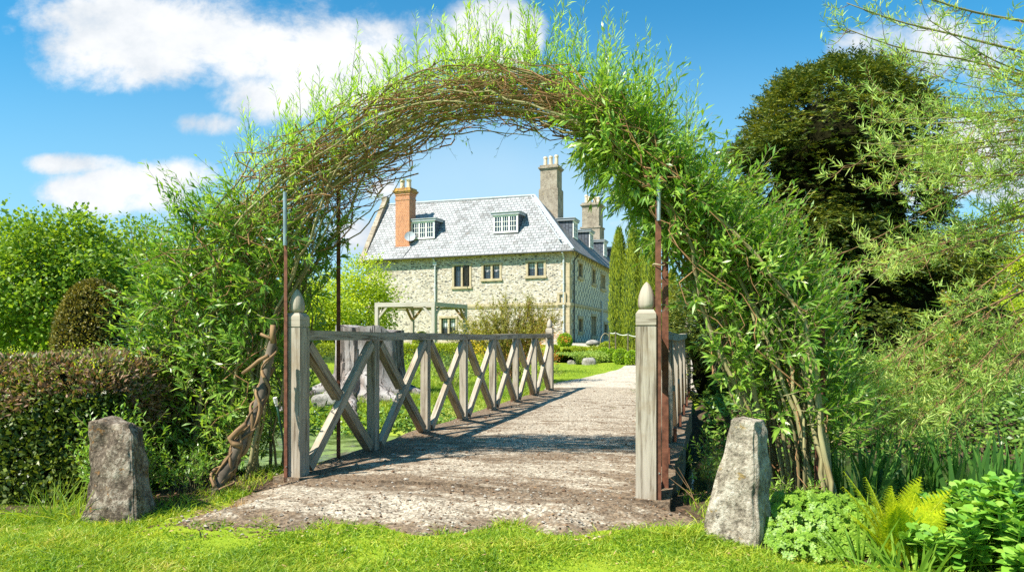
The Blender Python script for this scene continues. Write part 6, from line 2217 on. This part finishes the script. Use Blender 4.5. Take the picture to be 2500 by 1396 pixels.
sword_clump('grass_tuft', 'long thin arching grass tuft left of the brown standing stone', 110, 4.95, 60, .36, .006, .18, L_grass_far, 353, .9, None, 1.2)
sword_clump('grass_tuft', 'long grass tuft against the foot of the brown standing stone', 175, 4.85, 50, .34, .006, .12, L_grass_far, 354, .9, None, 1.2)
sword_clump('dry_grass_tuft', 'small straw-coloured dead grass tuft on the concrete edge by the vine', 585, 5.02, 130, .13, .0035, .035, L_dry, 355, 1.1, None, .5)
sword_clump('dry_grass_tuft', 'flattened straw-coloured grass lying at the left corner of the concrete', 535, 4.78, 110, .12, .0035, .10, L_dry, 356, 2.2, None, .9)
sword_clump('yellow_weed', 'small yellowing weed at the foot of the pale standing stone', 1708, 4.06, 16, .09, .016, .03, L_fern, 357, 1.4, None, .6)


def palmate_mound(name, label, centre, rx, ry, h, n, r, lm, seed, lobes=5):
    """mound of lobed leaves, each a fan of blades"""
    rng = np.random.default_rng(seed)
    o = thing(name, label, 'plant', centre)
    a = rng.random(n) * 6.28; k = np.sqrt(rng.random(n))
    x = centre[0] + np.cos(a) * rx * k; y = centre[1] + np.sin(a) * ry * k
    z = terrain(x, y) + h * (1.02 - k ** 2.2) * rng.uniform(.45, 1.0, n) + .03
    C = np.stack([x, y, z], -1)
    out = nrm(np.stack([np.cos(a) * k, np.sin(a) * k, .9 + 0 * a], -1) + rng.normal(size=(n, 3)) * .35 + np.array([-.15, -.45, 0]))
    e1 = rot_perp(out, rng); e2 = np.cross(out, e1)
    gl, gs = G(), G()
    rr = r * rng.uniform(.6, 1.2, n)
    for q in range(lobes):
        an = (q - (lobes - 1) / 2) * (4.4 / lobes)
        D = e1 * math.cos(an) + e2 * math.sin(an) + out * .12
        L = rr * (1 - .12 * abs(q - (lobes - 1) / 2))
        ribbons(gl, C, D, L, L * .52, 3, out + rng.normal(size=(n, 3)) * .08, -out * .22, 'obov')
        for sgn in (-1, 1):
            D2 = nrm(D) + np.cross(out, nrm(D)) * sgn * .55
            ribbons(gl, C + nrm(D) * (L * .45)[:, None], D2, L * .42, L * .26, 2, out, None, 'leaf')
    b0 = np.stack([centre[0] + (x - centre[0]) * .5, centre[1] + (y - centre[1]) * .5, terrain(x, y)], -1)
    tubes(gs, np.stack([b0, (b0 + C) / 2 + Z3 * .03, C], 1), .0025 * np.ones((n, 3)), 3, cap=False)
    gs.build('stalks', L_ger, o); gl.build('leaves', lm, o)
    return o


palmate_mound('geranium_mound', 'mound of pale green lobed geranium leaves beside the pale standing stone', at(1995, 1240, 4.42), .50, .46, .25, 900, .046, L_ger, 360)
palmate_mound('geranium_mound', 'small patch of lobed leaves spilling onto the lawn edge below the larger mound', at(1965, 1330, 4.02), .18, .14, .10, 120, .036, L_ger, 361)
palmate_mound('ground_cover', 'broad leafy ground cover under the drooping willow branches', at(2300, 1100, 5.6), 1.0, .55, .28, 420, .06, L_willow, 362)

# fern
rng = np.random.default_rng(370)
fb = at(2190, 1340, 3.86)
fern = thing('fern', 'bright yellow-green upright fern in front of the iris leaves', 'fern', fb)
fr_l = [(-.30, .42, .95, .44), (-.42, .1, .8, .40), (.10, .35, 1, .36), (.34, .25, .95, .42), (.50, .05, .8, .40), (-.16, -.35, .8, .34), (.24, -.4, .7, .33), (-.1, .5, 1, .40), (.42, .45, .9, .40), (-.5, -.2, .6, .34)]
for (dx, dy, dz, L) in fr_l:
    g = G()
    D = nrm(np.array([dx * .8, dy * .6, dz])); L = L * 1.32
    s = np.linspace(0, 1, 24)
    rac = fb + D * (s * L)[:, None] + np.array([dx, dy, -.35]) * (.30 * L * s ** 2.2)[:, None]
    tubes(g, rac, .0034 * (1.1 - .85 * s), 5)
    tg = nrm(np.gradient(rac, axis=0)); side = nrm(np.cross(tg, np.array([dy, -dx, .3]) + np.array([.2, -.6, .2])))
    sel = np.arange(3, 24)
    ss_ = s[sel]
    plen = .105 * np.sin(np.clip(ss_ * 1.02, 0, 1) * math.pi) ** .75 * (1.15 - .3 * ss_) + .006
    for sg in (-1, 1):
        pd = nrm(side[sel] * sg + tg[sel] * .42)
        fn_ = np.cross(side[sel], tg[sel])
        npn = 11
        q = (np.arange(npn) + .6) / npn
        base_ = rac[sel][:, None] + pd[:, None] * (q[None, :, None] * plen[:, None, None]) - fn_[:, None] * (q ** 2 * .02)[None, :, None]
        for s2 in (-1, 1):
            d2 = nrm(np.cross(fn_, pd)[:, None] * s2 + pd[:, None] * .6 + np.zeros_like(base_))
            l2 = (plen[:, None] * .20 * (1.1 - q[None]) + .002) + 0 * base_[..., 0]
            mm = base_.shape[0] * npn
            ribbons(g, base_.reshape(mm, 3), d2.reshape(mm, 3), l2.ravel(), l2.ravel() * 1.2 + .002, 2, np.broadcast_to(fn_[:, None], base_.shape).reshape(mm, 3) + rng.normal(size=(mm, 3)) * .12, None, 'obov')
        ribbons(g, rac[sel], pd, plen, .0035 + 0 * plen, 2, fn_, None, 'leaf')
    g.build('frond', L_fern, fern)

# fleshy-leaved plant at the right corner
rng = np.random.default_rng(380)
sd_ = at(2480, 1380, 3.75)
sed = thing('sedum_plant', 'lush fleshy-leaved light green plant filling the lower right corner', 'plant', sd_)
n = 150
a = rng.random(n) * 6.28; k = np.sqrt(rng.random(n))
x = sd_[0] + np.cos(a) * .50 * k; y = sd_[1] + np.sin(a) * .40 * k
tz = terrain(x, y)
H = .44 * (1.05 - .6 * k ** 2) * rng.uniform(.75, 1.05, n)
base_ = np.stack([x * .7 + sd_[0] * .3, y * .7 + sd_[1] * .3, tz], -1)
tip = np.stack([x + np.cos(a) * .12 * k, y + np.sin(a) * .12 * k, tz + H], -1)
gs, gl = G(), G()
tubes(gs, np.stack([base_, base_ * .5 + tip * .5 + Z3 * .02, tip], 1), .006 * np.ones((n, 3)), 5)
for lev in range(7):
    f = .35 + .65 * lev / 6
    p = base_ + (tip - base_) * f
    rot = rng.random(n) * 6.28
    size = .100 * (1.0 - .35 * (lev / 6) ** 2)
    for q in range(4):
        an = rot + lev * .8 + q * 1.571
        e = np.stack([np.cos(an), np.sin(an), (.15 + .65 * (lev / 6) ** 1.5) * np.ones(n)], -1)
        l = size * rng.uniform(.75, 1.2, n)
        ribbons(gl, p, e, l, l * .58, 4, np.array([0, 0, 1.]) + rng.normal(size=(n, 3)) * .3, np.array([0, 0, -.18]) + rng.normal(size=(n, 3)) * .1, 'obov')
gs.build('stems', L_sedum, sed); gl.build('leaves', L_sedum, sed)

# dead twig on the concrete corner
tw = thing('dead_twig', 'thin bare branched dead stalk sticking up left of the pale standing stone', 'twig', P3(1702, 1235, 4.6))
def tw_b(pts, r):
    g = G(); q = np.array([P3(x, y, 4.62 + .02 * i) for i, (x, y) in enumerate(pts)]); tubes(g, q, np.linspace(r, r * .5, len(q)), 5); return g
tw_b([(1704, 1238), (1692, 1215), (1672, 1195), (1650, 1178), (1628, 1160)], .004).build('stalk', M_vine, tw)
tw_b([(1692, 1215), (1682, 1188), (1672, 1170), (1655, 1140)], .003).build('side_branch', M_vine, tw)
tw_b([(1680, 1190), (1662, 1165), (1640, 1135)], .002).build('side_branch', M_vine, tw)
leafy_shrub('bank_weed', 'leafy weed growing on the dark bank behind the pale stone', at(1735, 1150, 5.6), .2, .45, 50, 8, .06, .016, L_willow, 391, cat='weed')
leafy_shrub('bank_weed', 'leafy weed low at the foot of the left arch stems', foot(470, 5.6), .28, .45, 90, 9, .055, .016, L_willow, 392, cat='weed')
leafy_shrub('bank_weed', 'leafy weed at the foot of the right arch stems', foot(1935, 4.75), .30, .35, 80, 9, .055, .014, L_ger, 393, cat='weed')

# ================================================================== LITTER AND PEBBLES ON THE CONCRETE
rng = np.random.default_rng(400)
n = 9000
x = rng.uniform(-2.6, 4.2, n); y = 4.3 + 11.5 * rng.random(n) ** 1.9
u, v = w2uv(x, y)
ok = ((apron_inside(x, y) > -.16 * rng.random(n) ** 2) | ((u > -.1) & (u < 3.05) & (v > -.05) & (v < 10.2)))
x, y, u, v = x[ok], y[ok], u[ok], v[ok]
z = np.where(v > -.1, .035 * (1 - ((u - 1.48) / 1.7) ** 2) + .012 * sn(np.stack([x, y], -1), 33, 2.2), np.minimum(terrain(x, y) + np.clip(apron_inside(x, y) - .05, 0, .35) * .22, .02) + .004)
n = len(x)
sz = rng.uniform(.003, .011, n) * np.where(rng.random(n) < .05, 1.8, 1)
c = np.stack([x, y, z + sz * .3], -1)
oct_ = np.array([(1, 0, 0), (0, 1, 0), (-1, 0, 0), (0, -1, 0), (0, 0, .7), (0, 0, -.7)])
an = rng.random(n) * 6.28
rx_ = np.stack([np.cos(an), np.sin(an), 0 * an], -1); ry_ = np.stack([-np.sin(an), np.cos(an), 0 * an], -1)
V = c[:, None] + (rx_[:, None] * oct_[None, :, :1] * rng.uniform(.8, 1.8, (n, 1, 1)) + ry_[:, None] * oct_[None, :, 1:2] + Z3 * oct_[None, :, 2:]) * sz[:, None, None]
fT = np.array([(0, 1, 4), (1, 2, 4), (2, 3, 4), (3, 0, 4), (1, 0, 5), (2, 1, 5), (3, 2, 5), (0, 3, 5)])
half = rng.random(n) < .5
M_peb = leaf_mat('pebble', [(0, (.18, .15, .12)), (.6, (.32, .28, .23)), (1, (.46, .42, .37))], 0.0, .9, 3)
M_lit = leaf_mat('leaf_litter', [(0, (.06, .035, .02)), (.6, (.16, .09, .05)), (1, (.30, .19, .10))], 0.0, .9, 3)
for sel, nm_, mt in ((half, 'gravel_chips', M_peb), (~half, 'leaf_litter', M_lit)):
    g = G(); V2 = V[sel]
    g.add(V2.reshape(-1, 3), T=(np.arange(len(V2)) * 6)[:, None, None] + fT[None])
    tag(g.build(nm_, mt), kind='stuff')
# litter on the bare soil under the arch and the beds
n = 9000
x = np.concatenate([rng.uniform(-3.6, -1.4, n // 2), rng.uniform(1.2, 4.0, n - n // 2)]); y = rng.uniform(3.6, 6.4, n)
ok = soil_shade_mask(x, y) > .25
x, y = x[ok], y[ok]; n = len(x)
P = np.stack([x, y, terrain(x, y) + .006], -1)
D = rng.normal(size=(n, 3)) * np.array([1, 1, .25]); l = rng.uniform(.012, .05, n)
g = G(); ribbons(g, P, D, l, l * rng.uniform(.15, .5, n), 2, Z3 + rng.normal(size=(n, 3)) * .35, None, 'leaf')
tag(g.build('leaf_litter', M_lit), kind='stuff')
# low weeds and grass scattered over the left bed, bank and right bed
n = 26000
x = np.concatenate([rng.uniform(-4.2, -1.7, n // 2), rng.uniform(1.3, 5.5, n - n // 2)]); y = np.concatenate([rng.uniform(4.6, 7.2, n // 2), rng.uniform(3.9, 7.0, n - n // 2)])
k_ = sn(np.stack([x, y], -1), 411, 1.8, 3)
u, v = w2uv(x, y)
ok = (k_ + .4 * rng.normal(size=n) > .05) & (apron_inside(x, y) < -.02) & ((u < -.15) | (u > 3.15)) & (terrain(x, y) > -.58)
g = G(); XY = np.stack([x, y], -1)[ok]
grass_blades(g, XY, .09 + .05 * sn(XY, 412, 2.5, 2), .007, rng, .7)
tag(g.build('bed_grass', L_grass), kind='stuff')

rng = np.random.default_rng(420)
n = 420
x = rng.uniform(-3.2, 2.6, n); y = rng.uniform(3.2, 4.7, n)
ok = (soil_shade_mask(x, y) < .3)
x, y = x[ok], y[ok]; n = len(x)
P = np.stack([x, y, terrain(x, y) + .022 + .02 * rng.random(n)], -1)
D = rng.normal(size=(n, 3)) * np.array([1, 1, .3]); l = rng.uniform(.012, .035, n)
g = G(); ribbons(g, P, D, l, l * rng.uniform(.2, .55, n), 2, Z3 + rng.normal(size=(n, 3)) * .4, None, 'leaf')
tag(g.build('fallen_leaves', L_dry), kind='stuff')
